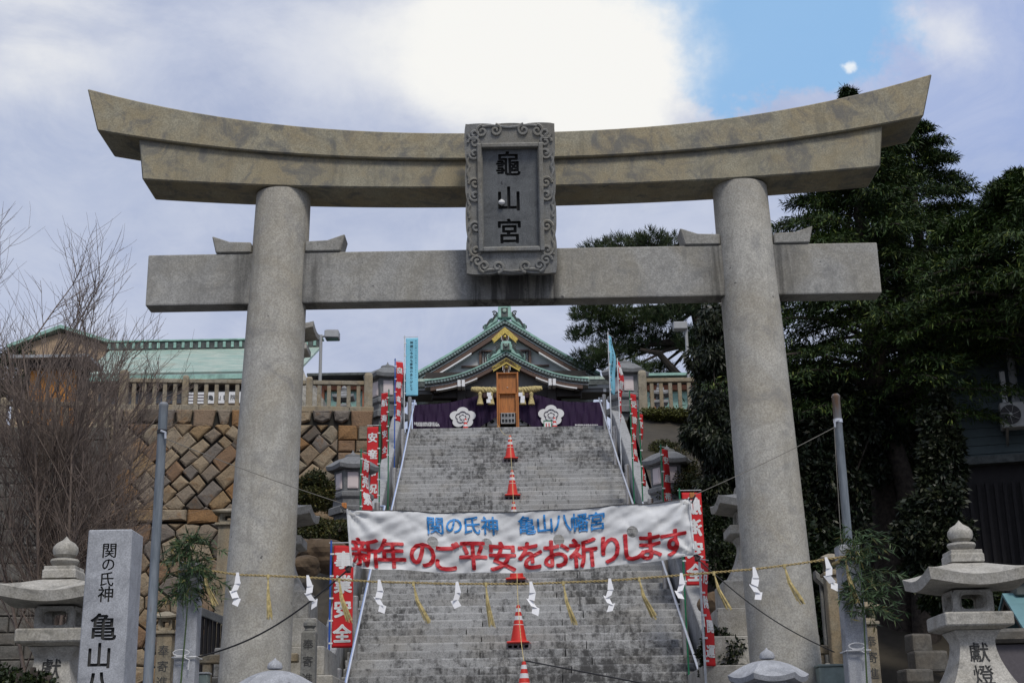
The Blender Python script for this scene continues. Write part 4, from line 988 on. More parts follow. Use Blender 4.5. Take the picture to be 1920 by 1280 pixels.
kw = 45 * 43 / FPX; kt = P(98, 692, 41).z - TOP; kr = P(98, 674, 41).z - TOP
for i in range(5): MB().box((-kw + kw * 2 * (i + .5) / 5, 0, kt * .5), (kw * 2 / 5 - .05, .06, kt)).build('panel', M['kiosk'], kk)
MB().box((0, .5, kt * .5), (2 * kw + .1, .9, kt + .05)).build('body', M['darkwood'], kk)
MB().box((.0, .2, kr - .06), (2 * kw + .9, 1.6, .09)).build('roof', M['greypaint'], kk)
MB().box((.0, .2, (kr + kt) / 2 - .05), (2 * kw + .3, 1.0, kr - kt - .02)).build('lintel', M['darkwood'], kk)
for s, (xa, xb_), nm in ((-1, (590, 700), 'left'), (1, (1215, 1330), 'right')):
    a_, b_ = P(xa, 760, 43.2), P(xb_, 760, 43.2); g_ = thing('corridor', 'low vermilion and green side corridor behind the %s balustrade' % nm, 'building', (a_.x, 43.2, TOP)); w_ = b_.x - a_.x
    z1_ = P(xa, 728, 43.2).z - TOP
    MB().box((w_ / 2, 0, z1_), (w_, .18, .16)).build('beam', M['orangepaint'], g_)
    for i in range(9): MB().box((w_ / 2, .1, z1_ - .16 - i * .15), (w_, .03 + .02 * (i % 2), .145)).build('green_board', M['verdigris'], g_)
    for q in (.12, .86): MB().box((w_ * q, -.02, z1_ / 2), (.16, .16, z1_)).build('post', M['orangepaint'], g_)
    MB().prism_x([(-.5, z1_ + .28), (-.5, z1_ + .36), (2.6, z1_ + .75), (2.6, z1_ + .6)], -.2, w_ + .4).build('roof', M['verdigris'] if s > 0 else M['darkcopper'], g_)
    MB().box((w_ / 2, .6, z1_ + .17), (w_ + .2, 1.4, .14)).build('eave', M['darkwood'], g_)
# street light
b = P(600, 712, 40.0); tp_ = P(600, 628, 40.0); slg = thing('street_light', 'grey street light with a box lamp head beyond the left column', 'street light', (b.x, 40, TOP))
zt_ = tp_.z - TOP
MB().lathe([(.055, 0), (.045, zt_)], 12).build('pole', M['greypaint'], slg, smooth=True)
MB().tube([(0, 0, zt_ - .05), (.16, 0, zt_ - .03)], .035, 8).build('arm', M['greypaint'], slg)
hd_ = MB().prism([(.12, zt_ - .12), (.12, zt_ + .10), (.54, zt_ + .09), (.54, zt_ - .14)], -.2, .2).build('lamp_head', M['greypaint'], slg, bevel=.02)
MB().box((.33, 0, zt_ - .137), (.36, .32, .02)).build('lens', M['glass'], hd_)
MB().tube([(.14, 0, zt_ + .09), (.14, 0, zt_ + .16), (.5, 0, zt_ + .155), (.5, 0, zt_ + .08)], .006, 4).build('bird_wire', M['wire'], hd_)
b = P(1275, 612, 39); sp_ = thing('floodlight', 'grey box floodlight half hidden in the evergreen leaves right of the pine', 'street light', (b.x, 39, TOP)); zt_ = b.z - TOP
MB().box((0, 0, zt_), (.40, .3, .22)).build('lamp_head', M['greypaint'], sp_, bevel=.02); MB().lathe([(.05, 0), (.045, zt_ - .1)], 10, (.17, 0, 0)).build('pole', M['greypaint'], sp_, smooth=True)
# ------------------------------------------------------------------ stone lanterns
def curled_roof(n, R_, H, lift, thick, phase, rings=7, per=8, dome=.5):
    "roof of n sides whose corners sweep up; R_ is the radius to a flat side, apex at H above the rim"
    mb = MB(); N_ = n * per; top, und = [], []
    for k in range(rings + 1):
        t = .16 + .84 * k / rings
        for j in range(N_):
            a = 2 * math.pi * j / N_; loc = (a % (2 * math.pi / n)) - math.pi / n; rr = R_ * t / math.cos(loc)
            corner = abs(loc) / (math.pi / n)
            z = H * (1 - t) ** (1.0 if dome > .8 else 1.15) * (1.0) + H * dome * math.sin(math.pi * min(1, t)) * .28 + lift * corner ** 2.2 * t ** 3
            top.append((rr * math.cos(a + phase), rr * math.sin(a + phase), z))
    for k in (1.0, .5):
        for j in range(N_):
            a = 2 * math.pi * j / N_; loc = (a % (2 * math.pi / n)) - math.pi / n; rr = R_ * k / math.cos(loc) * (.965 if k == 1 else 1)
            corner = abs(loc) / (math.pi / n); und.append((rr * math.cos(a + phase), rr * math.sin(a + phase), -thick + lift * .85 * corner ** 2.2 * k ** 3))
    vs = top + und; f = []
    for k in range(rings): f += [(k * N_ + j, k * N_ + (j + 1) % N_, (k + 1) * N_ + (j + 1) % N_, (k + 1) * N_ + j) for j in range(N_)]
    b = rings * N_; u = (rings + 1) * N_
    f += [(b + j, b + (j + 1) % N_, u + (j + 1) % N_, u + j) for j in range(N_)] + [(u + j, u + (j + 1) % N_, u + N_ + (j + 1) % N_, u + N_ + j) for j in range(N_)]
    f.append(tuple(range(N_ - 1, -1, -1))); f.append(tuple(range(u + N_, u + 2 * N_)))
    return mb.add(vs, f)
def firebox(w, h, t, hole):
    "square lantern box with a rounded opening through each side"
    mb = MB(); n = 24; hw = w / 2
    def ringpts(a, b, r, m_=6):
        o = []
        for cx, cz, a0 in ((a - r, b - r, 0), (-a + r, b - r, 90), (-a + r, -b + r, 180), (a - r, -b + r, 270)):
            for i in range(m_): an = R(a0 + 90 * i / (m_ - 1)); o.append((cx + r * math.cos(an), cz + r * math.sin(an)))
        return o
    o_, i_, e_ = ringpts(hw - .0, h / 2, .03), ringpts(hole, hole * 1.02 * h / w, hole * .4), ringpts(hole + .03, (hole + .03) * h / w, hole * .45)
    for q in range(4):
        m_ = Matrix.Rotation(q * math.pi / 2, 3, 'Z'); k = len(o_); vs = []
        for ring, y in ((o_, -hw), (e_, -hw), (i_, -hw + .018), (i_, -hw + t), (o_, -hw + t)):
            vs += [m_ @ Vector((x * (.985 if y > -hw + .1 else 1), y, z + h / 2)) for x, z in ring]
        f = []
        for a in range(4): f += [(a * k + i, a * k + (i + 1) % k, (a + 1) * k + (i + 1) % k, (a + 1) * k + i) for i in range(k)]
        mb.add(vs, f)
    mb.box((0, 0, .006), (w - .02, w - .02, .012)); mb.box((0, 0, h - .006), (w - .02, w - .02, .012)); return mb
def stone_lantern(name, label, x, y, ztop, s, zground=0.0, text=None, group=None, mat='lantern', square=True):
    t = thing(name, label, 'stone lantern', (x, y, zground), 0, group); mt = M[mat]; Z = lambda u_: ztop - zground - u_ * s; ph = math.pi / 4; n = 4
    MB().lathe([(.001, Z(0)), (2.5 * s, Z(3)), (7 * s, Z(8)), (17 * s, Z(14)), (22.5 * s, Z(21)), (23.5 * s, Z(28)), (21 * s, Z(36)), (14 * s, Z(41)), (13 * s, Z(44))], 24).build('finial', mt, t, smooth=True)
    MB().lathe([(14 * s, Z(43)), (25 * s, Z(44)), (26.5 * s, Z(48)), (22 * s, Z(56)), (17 * s, Z(59))], 24).build('lotus_bowl', mt, t, smooth=True)
    MB().lathe([(29 * s, Z(59)), (29 * s, Z(66)), (31 * s, Z(67)), (31 * s, Z(82))], n, (0, 0, 0), ph, True).build('roof_block', mt, t, bevel=.006)
    rf_ = curled_roof(4, 92 * s, 36 * s, 14 * s, 19 * s, ph, 8, 10); rf_.v = [(a, b, c + Z(112)) for a, b, c in rf_.v]; rf_.build('roof', mt, t, smooth=True, ang=50)
    fb = firebox(73 * s, 42 * s, 14 * s, 22 * s); fb.v = [(a, b, c + Z(176)) for a, b, c in fb.v]; fb.build('fire_box', mt, t)
    MB().lathe([(46 * s, Z(206)), (62 * s, Z(200)), (62 * s, Z(177)), (60 * s, Z(176))], n, (0, 0, 0), ph, True).build('platform', mt, t, bevel=.008)
    prof = []
    for i in range(15):
        q = i / 14; u_ = 207 + 123 * q; r_ = 32 + 42 * max(0, (q - .16) / .84) ** 1.75 + 10 * max(0, 1 - q / .16) ** 1.3
        prof.append((r_ * s, Z(u_)))
    post = MB().lathe(prof[::-1], n, (0, 0, 0), ph, True).build('post', mt, t, smooth=True, ang=40)
    z = Z(330); wd = 92 * s
    while z > .02:
        h_ = min(.34, z); MB().box((0, 0, z - h_ / 2), (2 * wd, 2 * wd, h_ - .004)).build('plinth', mt, t, bevel=.012); z -= h_; wd += 26 * s
    if text:
        for i, ch in enumerate(text):
            u_ = 246 + 41 * i; q = (u_ - 207) / 123; r_ = 32 + 42 * max(0, (q - .16) / .84) ** 1.75
            mb = cut(letters(ch, [(0, 0)], 38 * s, .012), zs=np.linspace(-20 * s, 20 * s, 9))
            vs = []
            for a, b, c in mb.v:
                qq = (u_ - c / s - 207) / 123; rr = 32 + 42 * max(0, (qq - .16) / .84) ** 1.75; vs.append((a, -rr * s - .004, Z(u_) + c))
            mb.v = vs; mb.build('lettering', M['carved'], post)
    return t
p_ = P(1800, 1000, 11); S0 = (P(1900, 1000, 11) - P(1800, 1000, 11)).length / 100
stone_lantern('stone_lantern', 'stone lantern with carved post at the right foreground, beside the dark trunk', p_.x, 11, P(1800, 975, 11).z, S0, 0, '獻燈', 'pair of foreground stone lanterns')
p_ = P(124, 1020, 11); stone_lantern('stone_lantern', 'stone lantern at the left foreground, half behind the engraved pillar', p_.x, 11, P(124, 1005, 11).z, S0, 0, '獻燈', 'pair of foreground stone lanterns')
S1 = .63 * (P(1060, 900, 17.6) - P(960, 900, 17.6)).length / 100
for px, py, nm in ((1396, 873, 'right'), (532, 893, 'left')):
    p_ = P(px, py, 17.6); stone_lantern('stone_lantern', 'weathered stone lantern on a stepped plinth half hidden by the %s torii column' % nm, p_.x, 17.6, p_.z, S1 * 1.06, 0, None, 'pair of lanterns behind the torii columns')
for px, py, sc_, nm in ((552, 572, .0072, 'left'), (1362, 535, .0086, 'right')):
    p_ = P(px, py, 38.8); stone_lantern('stone_lantern', 'tall stone lantern up on the terrace peeping out beside the %s torii column' % nm, p_.x, 38.8, p_.z, sc_, TOP, None, 'tall lanterns on the terrace')
p_ = P(645, 745, 41); stone_lantern('stone_lantern', 'pale stone lantern seen through the left balustrade bars', p_.x, 41, P(645, 722, 41).z, .0035, TOP, None, 'small lanterns behind the balustrades', 'parapet')
p_ = P(1238, 745, 41); stone_lantern('stone_lantern', 'pale stone lantern seen through the right balustrade bars', p_.x, 41, P(1238, 715, 41).z, .0035, TOP, None, 'small lanterns behind the balustrades', 'parapet')
# small wide lanterns in front of the columns
for px, py, nm in ((516, 1232, 'left'), (1437, 1213, 'right')):
    p_ = P(px, py, 12.4); k = (P(1060, 1240, 12.4) - P(960, 1240, 12.4)).length / 100
    t = thing('low_lantern', 'low domed stone lantern cap at the bottom edge in front of the %s torii column' % nm, 'stone lantern', (p_.x, 12.4, 0), 0, 'low lanterns in front of the columns'); zt_ = p_.z
    MB().lathe([(.001, zt_), (3 * k, zt_ - 4 * k), (12 * k, zt_ - 10 * k), (14.5 * k, zt_ - 16 * k), (14 * k, zt_ - 20 * k), (12 * k, zt_ - 22 * k)], 20).build('finial', M['newgranite'], t, smooth=True)
    rf_ = curled_roof(6, 66 * k, 34 * k, 7 * k, 9 * k, 0, 8, 8, .95); rf_.v = [(a, b, c + zt_ - 57 * k) for a, b, c in rf_.v]; rf_.build('roof', M['newgranite'], t, smooth=True, ang=50)
    MB().lathe([(40 * k, zt_ - 115 * k), (43 * k, zt_ - 64 * k)], 6, (0, 0, 0), 0, True).build('fire_box', M['newgranite'], t)
    for j in range(6):
        an = math.pi / 6 + j * math.pi / 3; MB().box((43.2 * k * math.cos(an), 43.2 * k * math.sin(an), zt_ - 90 * k), (.006, 28 * k, 34 * k), Matrix.Rotation(an, 3, 'Z')).build('pane', M['lampglass'], t)
    MB().lathe([(30 * k, 0), (34 * k, .3), (24 * k, zt_ - 150 * k), (60 * k, zt_ - 130 * k), (60 * k, zt_ - 116 * k)], 6, (0, 0, 0), 0, True).build('post', M['newgranite'], t, bevel=.01)
# hexagonal lamps with frosted panes beside the stairs
def hex_lamp(label, px, py_top, d, zg):
    Y = d; p_ = P(px, py_top, Y); k = (P(1060, 900, d) - P(960, 900, d)).length / 100 * (.92 if d > 35 else 1.0)
    t = thing('stair_lamp', label, 'stone lamp', (p_.x, d, zg), R(8), 'hexagonal stone lamps beside the stairs'); zt_ = p_.z - zg; m_ = M['lampstone']; Z = lambda u_: zt_ - u_ * k
    MB().lathe([(.001, Z(0)), (2 * k, Z(5)), (5 * k, Z(8)), (14 * k, Z(11)), (15 * k, Z(14)), (15 * k, Z(18)), (10 * k, Z(19))], 16).build('finial', m_, t, smooth=True)
    rf_ = curled_roof(6, 44 * k, 22 * k, 3 * k, 7 * k, 0, 7, 6, .95); rf_.v = [(a, b, c + Z(36)) for a, b, c in rf_.v]; rf_.build('roof', m_, t, smooth=True, ang=45)
    MB().lathe([(28 * k, Z(85)), (30 * k, Z(43))], 6, (0, 0, 0), 0, True).build('lamp_body', m_, t, bevel=.01)
    for j in range(6):
        an = math.pi / 6 + j * math.pi / 3; rr = 29.3 * k; rot = Matrix.Rotation(an, 3, 'Z')
        fr_ = MB().box((rr * math.cos(an), rr * math.sin(an), Z(64)), (.03, 20 * k, 31 * k), rot).build('pane_frame', M['whitepaint'] if False else M['lampglass'], t, bevel=.008)
        MB().box(((rr + .012) * math.cos(an), (rr + .012) * math.sin(an), Z(64)), (.02, 14 * k, 25 * k), rot).build('pane', M['lampglass'], fr_)
    MB().lathe([(33 * k, Z(97)), (35 * k, Z(94)), (35 * k, Z(87)), (33 * k, Z(85))], 6, (0, 0, 0), 0, True).build('sill', m_, t)
    MB().lathe([(31 * k, Z(112)), (31 * k, Z(97))], 6, (0, 0, 0), 0, True).build('neck', m_, t)
    MB().lathe([(38 * k, Z(126)), (38 * k, Z(114)), (34 * k, Z(111))], 6, (0, 0, 0), 0, True).build('ledge', m_, t)
    MB().lathe([(34 * k, -.3), (30 * k, Z(126))], 6, (0, 0, 0), 0, True).build('pedestal', m_, t, bevel=.01)
    return t
hex_lamp('hexagonal grey stone lamp left of the stairs, halfway up behind the flags', 662, 843, 28.6, 5.2)
hex_lamp('hexagonal grey stone lamp right of the stairs, halfway up beside the hedge', 1250, 833, 28.6, 5.2)
hex_lamp('hexagonal grey stone lamp at the left of the stair head', 727, 678, 38.6, TOP - .6)
hex_lamp('hexagonal grey stone lamp at the right of the stair head', 1171, 670, 38.6, TOP - .6)

# ------------------------------------------------------------------ engraved pillar and other posts
def obelisk(name, label, cat, pxl, pxr, pytop, Y, mat, cap, text=None, tsize=.7, group=None, depth=None, tz=None, bold=.02):
    a, b = P(pxl, pytop, Y), P(pxr, pytop, Y); w = b.x - a.x; H = (a.z + b.z) / 2
    t = thing(name, label, cat, ((a.x + b.x) / 2, Y + w / 2, 0), 0, group)
    return t, w, H
t, w, H = obelisk('engraved_pillar', 'tall grey granite pillar engraved with large characters at the lower left', 'stone pillar', 166, 248, 992, 10, 'newgranite', None)
sh = MB().lathe([(w * .56, .0), (w / 2, H)], 4, (0, 0, 0), math.pi / 4, True).build('shaft', M['newgranite'], t, bevel=.008)
k = w / 82
def fz(z): return -(w * .56 + (w / 2 - w * .56) * z / H)
mb = MB()
for ch, py, sz in (('関', 1032, 30), ('の', 1058, 27), ('氏', 1085, 29), ('神', 1113, 31), ('亀', 1174, 52), ('山', 1228, 49), ('八', 1283, 52), ('幡', 1345, 52), ('宮', 1405, 52)):
    z = P(208, py, 10).z; dx = {'関': 0, 'の': -.5, '氏': -1, '神': -2, '亀': -2, '山': -6, '八': -6}.get(ch, -6) + 1
    g_ = letters(ch, [(dx * k, z)], sz * k, .028 if sz > 40 else .018, .022); mb.add([(a, b + fz(z), c) for a, b, c in g_.v], g_.f)
carve(sh, mb, M['carved'])
MB().lathe([(w * .9, 0), (w * .9, .3), (w * .8, .34)], 4, (0, 0, 0), math.pi / 4, True).build('base', M['newgranite'], t, bevel=.01)

# posts of the rope across the approach, with bamboo tied to them
def rope_post(label, pxl, pxr, py):
    t, w, H = obelisk('stone_post', label, 'stone post', pxl, pxr, py, 14.0, None, None)
    MB().lathe([(w * .56, 0), (w / 2, H)], 4, (0, 0, 0), math.pi / 4, True).build('shaft', M['newgranite'], t, bevel=.008)
    MB().lathe([(w * .95, 0), (w * .95, .25), (w * .8, .3)], 4, (0, 0, 0), math.pi / 4, True).build('base', M['newgranite'], t, bevel=.01)
    return t, w, H
tl, wl_, Hl = rope_post('square granite post carrying the straw rope at the left, bamboo tied to it', 336, 374, 1052)
tr, wr_, Hr_ = rope_post('square granite post carrying the straw rope at the right, bamboo tied to it', 1572, 1611, 1020)
rs = np.random.RandomState(11)
def bamboo(post, w, label, lean, px0, px1, py0, py1, seed):
    "cut bamboo branch: culm, side twigs and narrow leaves"
    Y = 13.93 - .02; x0 = post.location.x; b0 = P(px0, 1275, Y); t = thing('bamboo_branch', label, 'bamboo', (x0 + lean * .05, Y - .05, 0), 0, 'bamboo branches tied to the rope posts')
    zt = P(px0, py0, Y).z; rs = np.random.RandomState(seed); ox = t.location.x
    base = [Vector((lean * .0 + .02 * math.sin(i), 0, zt * i / 9)) for i in range(10)]
    MB().tube(base, [.014 - .009 * i / 9 for i in range(10)], 8).build('culm', M['culm'], t, smooth=True)
    tw = MB(); Q = []
    zlo = P(px0, py1, Y).z
    for i in range(64):
        z = zlo + (zt - zlo) * rs.uniform(.12, 1.0) ** .9; an = rs.uniform(0, 2 * math.pi); ln = rs.uniform(.18, .50) * (1.15 - .5 * (z - zlo) / (zt - zlo))
        dx = math.cos(an) * ln * 1.0 + lean * ln * .55; dy = math.sin(an) * ln * .5 - .05
        pts = [Vector((.0, 0, z)), Vector((dx * .5, dy * .5, z + ln * .18)), Vector((dx, dy, z + ln * (.02 - rs.uniform(0, .35))))]
        tw.tube(pts, [.004, .003, .0015], 4, False)
        for q in range(22):
            f_ = rs.uniform(.25, 1.0); p = pts[0].lerp(pts[1], f_ * 2) if f_ < .5 else pts[1].lerp(pts[2], f_ * 2 - 1)
            d = Vector((dx, dy, 0)).normalized() * .6 + Vector(rs.normal(size=3)) * .55 + Vector((0, 0, -.35)); Q.append((p, d))
    tw.build('twigs', M['culm'], t)
    C = np.array([q[0] for q in Q]); D = np.array([q[1] for q in Q]); n = len(C)
    link('leaves', npmesh('leaves', *quads(leaves(C, D, rs.uniform(.06, .13, n), rs.uniform(.009, .016, n), rs)), M['bamboo']), t)
    return t
bamboo(tl, wl_, 'leafy bamboo branch tied upright to the left rope post', .35, 345, 420, 1005, 1165, 3)
bamboo(tr, wr_, 'leafy bamboo branch tied upright to the right rope post', .75, 1600, 1690, 995, 1190, 4)
for post, w, px, py, nm in ((tl, wl_, 352, 1230, 'left'), (tr, wr_, 1600, 1218, 'right')):
    z = P(px, py, 13.9).z; t = MB(); hw = w * .565
    t.tube([(-hw, -hw - .012, z), (hw, -hw - .012, z + .004), (hw + .008, hw, z), (-hw - .008, hw, z), (-hw, -hw - .012, z)], .007, 6)
    for q in range(2):
        t.tube([(-.02 + .05 * math.sin(a) * (1.6 if q else 1), -hw - .05, z + .01 + .03 * (1 - math.cos(a)) * (1 if q else -.2)) for a in np.linspace(0, 2 * math.pi, 12)], .006, 5)
    t.tube([(.0, -hw - .05, z), (.06, -hw - .05, z - .03), (.05, -hw - .04, z - .12)], .006, 5)
    tag(t.build('white_string', M['white'], None, smooth=True, loc=(post.location.x, post.location.y, 0)), 'white string tied in a bow round the %s rope post and its bamboo' % nm, 'string', 'white strings round the rope posts')

# straw rope with paper streamers and straw tassels
RY = 13.82
rpx = [(372, 1066), (447, 1077), (560, 1081), (700, 1090), (850, 1094), (995, 1094), (1145, 1088), (1290, 1077), (1420, 1066), (1500, 1056), (1576, 1044)]
def rope_at(px):
    y = np.interp(px, [q[0] for q in rpx], [q[1] for q in rpx]); return P(px, y, RY)
ro = thing('straw_rope', 'thin twisted straw rope strung across the approach between the granite posts', 'rope', (0, RY, 0))
for s in (0, math.pi):
    mb = MB(); pts = []
    for i in range(400):
        p = rope_at(366 + (1585 - 366) * i / 399); a = i * 1.25 + s; pts.append((p.x, .008 * math.cos(a), p.z + .008 * math.sin(a)))
    mb.tube(pts, .0055, 5).build('strand', M['rope'], ro, smooth=True)
for post, w, px in ((tl, wl_, 372), (tr, wr_, 1580)):
    z = rope_at(px).z; hw = w * .55; cxp = post.location.x; cyp = post.location.y - RY
    MB().tube([(cxp + hw * a, cyp + hw * b, z + .01 * c) for a, b, c in ((-1.05, -1.1, 0), (1.05, -1.1, 1), (1.1, 1.05, 0), (-1.1, 1.05, -1), (-1.05, -1.1, -2))], .016, 7).build('winding', M['rope'], ro, smooth=True)
def streamer(label, px, sway, ln, sd):
    p = rope_at(px); r_ = random.Random(sd); mb = MB(); w = .064; h = .074; x, z, y = 0.0, .02, -.02
    mb.add([(-.012, y, z), (.012, y, z), (sway * .05 + .03, y - .01, z - .11), (sway * .05 - .03, y - .01, z - .11)], [(0, 1, 2, 3)]); x = sway * .05; z -= .105
    for i in range(ln + 1):
        tw = r_.uniform(-.6, .6); s = 1 if i % 2 else -1; dx = sway * .045 + s * .03; a, b = math.cos(tw) * w / 2, math.sin(tw) * w / 2
        tilt = r_.uniform(-.02, .02)
        q = [(x - a, y - b, z - tilt), (x + a, y + b, z + tilt), (x + a + dx, y + b - .015, z - h + tilt), (x - a + dx, y - b - .015, z - h - tilt)]; mb.add(q, [(0, 1, 2, 3)]); x += dx + s * .02; z -= h * .93
    bm_ = mb.build('paper_streamer', M['paper'], None, loc=(p.x, RY, p.z)); md = bm_.modifiers.new('thickness', 'SOLIDIFY'); md.thickness = .002
    return tag(bm_, label, 'paper streamer', 'folded paper streamers on the straw rope')
for px, sway, ln, where in ((446, .1, 2, 'in front of the left column, nearest the left post'), (577, .55, 2, 'between the left column and the blue pole'), (711, .3, 2, 'below the first red character of the banner'), (857, .2, 1, 'short and curled, left of the middle cones'), (995, .35, 2, 'just right of the row of cones'), (1143, .1, 2, 'below the right half of the banner'), (1277, .05, 1, 'crumpled, over the right handrail'), (1413, .25, 2, 'in front of the right column'), (1548, .45, 2, 'nearest the right post, right of the column')):
    streamer('white zigzag paper streamer ' + where, px, sway, ln, px)
def tassel(label, px, ex, ey, sd):
    p = rope_at(px); e = P(ex, ey, RY) - p; r_ = random.Random(sd); mb = MB()
    for i in range(26):
        a = r_.uniform(0, 6.28); q = r_.random() ** .5; sp = Vector((math.cos(a) * .035 * q, math.sin(a) * .03 * q, 0)); ln = r_.uniform(.9, 1.03)
        mid = e * .45 + Vector((e.x * -.18 + .0, -.02, .0)) + sp * .5
        mb.tube([Vector((0, -.012, 0)), mid, e * ln + sp + Vector((0, -.02, 0))], [.0045, .004, .0035], 4)
    mb.tube([(0, -.012, .012), (0, -.012, -.03)], .014, 6)
    return tag(mb.build('straw_tassel', M['straw'], None, loc=(p.x, RY, p.z)), label, 'straw tassel', 'straw tassels on the straw rope')
for px, ex, ey, where in ((383, 405, 1135, 'among the bamboo of the left post'), (503, 506, 1160, 'hanging in front of the left column'), (636, 656, 1166, 'over the red flag on the blue pole'), (775, 803, 1167, 'thin, over the stairs left of the cones'), (911, 923, 1175, 'thick, close left of the cones'), (1056, 1078, 1170, 'over the stairs right of the cones'), (1198, 1228, 1160, 'over the stairs near the right handrail'), (1338, 1366, 1143, 'left of the right column'), (1470, 1503, 1132, 'hanging in front of the right column'), (1630, 1652, 1130, 'among the bamboo of the right post')):
    tassel('pale straw tassel ' + where, min(px, 1584), ex - max(0, px - 1584), ey, px)

# ------------------------------------------------------------------ steel poles, banner and its lines
def steel_pole(label, px, py, Y):
    p = P(px, py, Y); t = thing('steel_pole', label, 'pole', (p.x, Y, 0), 0, 'steel poles holding the banner')
    MB().lathe([(.05, 0), (.044, p.z - .03), (.047, p.z - .025), (.047, p.z), (.03, p.z + .02), (.002, p.z + .026)], 18).build('tube', M['galv'], t, smooth=True)
    MB().lathe([(.051, p.z - .30), (.051, p.z - .26)], 18).build('collar', M['railsteel'] if px > 900 else M['cord'], t)
    MB().tube([(.0, -.05, p.z - .28), (-.05 if px > 900 else .05, -.07, p.z - .30), (-.05 if px > 900 else .05, -.06, p.z - .36)], .012, 6).build('hook', M['railsteel'], t)
    return p
pl_ = steel_pole('bluish steel pole with a rusty top left of the torii', 307, 758, 13.6)
pr_ = steel_pole('bluish steel pole with a rusty top right of the torii, behind the granite post', 1567, 742, 14.9)
BY = 14.05
cor = {k: P(*v, BY) for k, v in dict(tl=(651, 954), tr=(1292, 935), bl=(659, 1062), br=(1301, 1041)).items()}
bo = cor['bl']; ban = thing('greeting_banner', 'wide white vinyl banner with blue and red lettering strung across the stairs', 'banner', (bo.x, BY, bo.z))
def bpt(u, v, off=0.0):
    "cloth point: u along, v up, both 0..1"
    a = cor['bl'].lerp(cor['br'], u); b = cor['tl'].lerp(cor['tr'], u); p = a.lerp(b, v)
    sag = -.10 * math.sin(math.pi * u) * (1 - .38 * v); n_ = 0
    tens = .012 * math.sin(9 * u + 5 * v) + .007 * math.sin(23 * u - 7 * v + 1) + .005 * math.sin(41 * u + 16 * v) + .004 * math.sin(77 * u - 31 * v)
    for i, (fu, fv, ph) in enumerate(((19, 7, 0), (-27, 9, 2), (35, 3, 4), (-13, 12, 1), (52, -10, 3))):      # folds kept from storage: sharp narrow creases
        tens += .0075 * (1 - abs(math.sin(fu * u + fv * v + ph))) ** 4
    for cu, cv in ((0, 1), (1, 1), (0, 0), (1, 0)):
        du, dv = (u - cu) * 5.5, (v - cv) * 1.1; r_ = math.hypot(du, dv); tens += .026 * math.exp(-r_ * 1.1) * math.sin(10 * math.atan2(dv, du))
    return Vector((p.x - bo.x, .08 * math.sin(math.pi * u) + tens - off, p.z - bo.z + sag + .006 * math.sin(30 * u + 3)))
holes = [(.243, .50), (.400, .47), (.612, .50), (.828, .53)]
NX, NY = 150, 26; vs = [bpt(i / NX, j / NY) for j in range(NY + 1) for i in range(NX + 1)]
WB, HB = (cor['br'] - cor['bl']).length, (cor['tl'] - cor['bl']).length
me = bpy.data.meshes.new('cloth'); bm = bmesh.new()
for i in range(NX + 1):
    for j in range(NY + 1): bm.verts.new((i / NX * WB, 0, j / NY * HB))
bm.verts.ensure_lookup_table()
for i in range(NX):
    for j in range(NY):
        cu_, cv_ = (i + .5) / NX * WB, (j + .5) / NY * HB
        if any(math.hypot(cu_ - hu * WB, cv_ - hv * HB) < .095 for hu, hv in holes): continue
        a = i * (NY + 1) + j; bm.faces.new([bm.verts[q] for q in (a, a + NY + 1, a + NY + 2, a + 1)])
for hu, hv in holes:                                            # fill round each wind hole with a clean circle
    cx_, cz_ = hu * WB, hv * HB; rim = set()
    for e in bm.edges:
        if len(e.link_faces) == 1 and all(math.hypot(v.co.x - cx_, v.co.z - cz_) < .20 for v in e.verts) and all(1e-4 < v.co.x < WB - 1e-4 and 1e-4 < v.co.z < HB - 1e-4 for v in e.verts): rim.update(e.verts)
    rim = sorted(rim, key=lambda v: math.atan2(v.co.z - cz_, v.co.x - cx_)); circ = []
    for v in rim:
        a = math.atan2(v.co.z - cz_, v.co.x - cx_); circ.append(bm.verts.new((cx_ + .055 * math.cos(a), 0, cz_ + .055 * math.sin(a))))
    for i in range(len(rim)): bm.faces.new((rim[i], rim[(i + 1) % len(rim)], circ[(i + 1) % len(rim)], circ[i]))
for v in [v for v in bm.verts if not v.link_faces]: bm.verts.remove(v)
for v in bm.verts: v.co = bpt(v.co.x / WB, v.co.z / HB)
bmesh.ops.recalc_face_normals(bm, faces=bm.faces)
bm.to_mesh(me); bm.free(); me.materials.append(M['vinyl'])
for p in me.polygons: p.use_smooth = True
cl_ = link('cloth', me, ban)
def banner_text(name, chars, pxs, pyc, size, mat, bold, skew=0.0, sx=1.0):
    for ch, px in zip(chars, pxs):
        u = (px - 655) / (1297 - 655); mb = letters(ch, [(u * WB, pyc * HB)], size, bold, 0, sx, False, skew)
        mb = cut(mb, xs=np.arange(0, WB, WB / NX), zs=np.arange(0, HB, HB / NY))
        mb.v = [bpt(x / WB, z / HB, .012) for x, y, z in mb.v]; mb.build(name, mat, ban)
banner_text('blue_character', '関の氏神亀山八幡宮', [818, 853, 887, 920, 990, 1024, 1057, 1090, 1122], .775, .185, M['bluetext'], .022)
banner_text('red_character', '新年のご平安をお祈りします', [684, 732, 790, 837, 885, 940, 992, 1042, 1092, 1143, 1188, 1218, 1262], .27, .30, M['redtext'], .038, 0.0, .98)
MB().tube([bpt(0, v / 10, .004) for v in range(11)], .011, 6).build('hem', M['vinyl'], ban); MB().tube([bpt(1, v / 10, .004) for v in range(11)], .011, 6).build('hem', M['vinyl'], ban)
MB().tube([bpt(u / 60, 1, .003) for u in range(61)], .005, 5).build('hem_cord', M['cord'], ban)
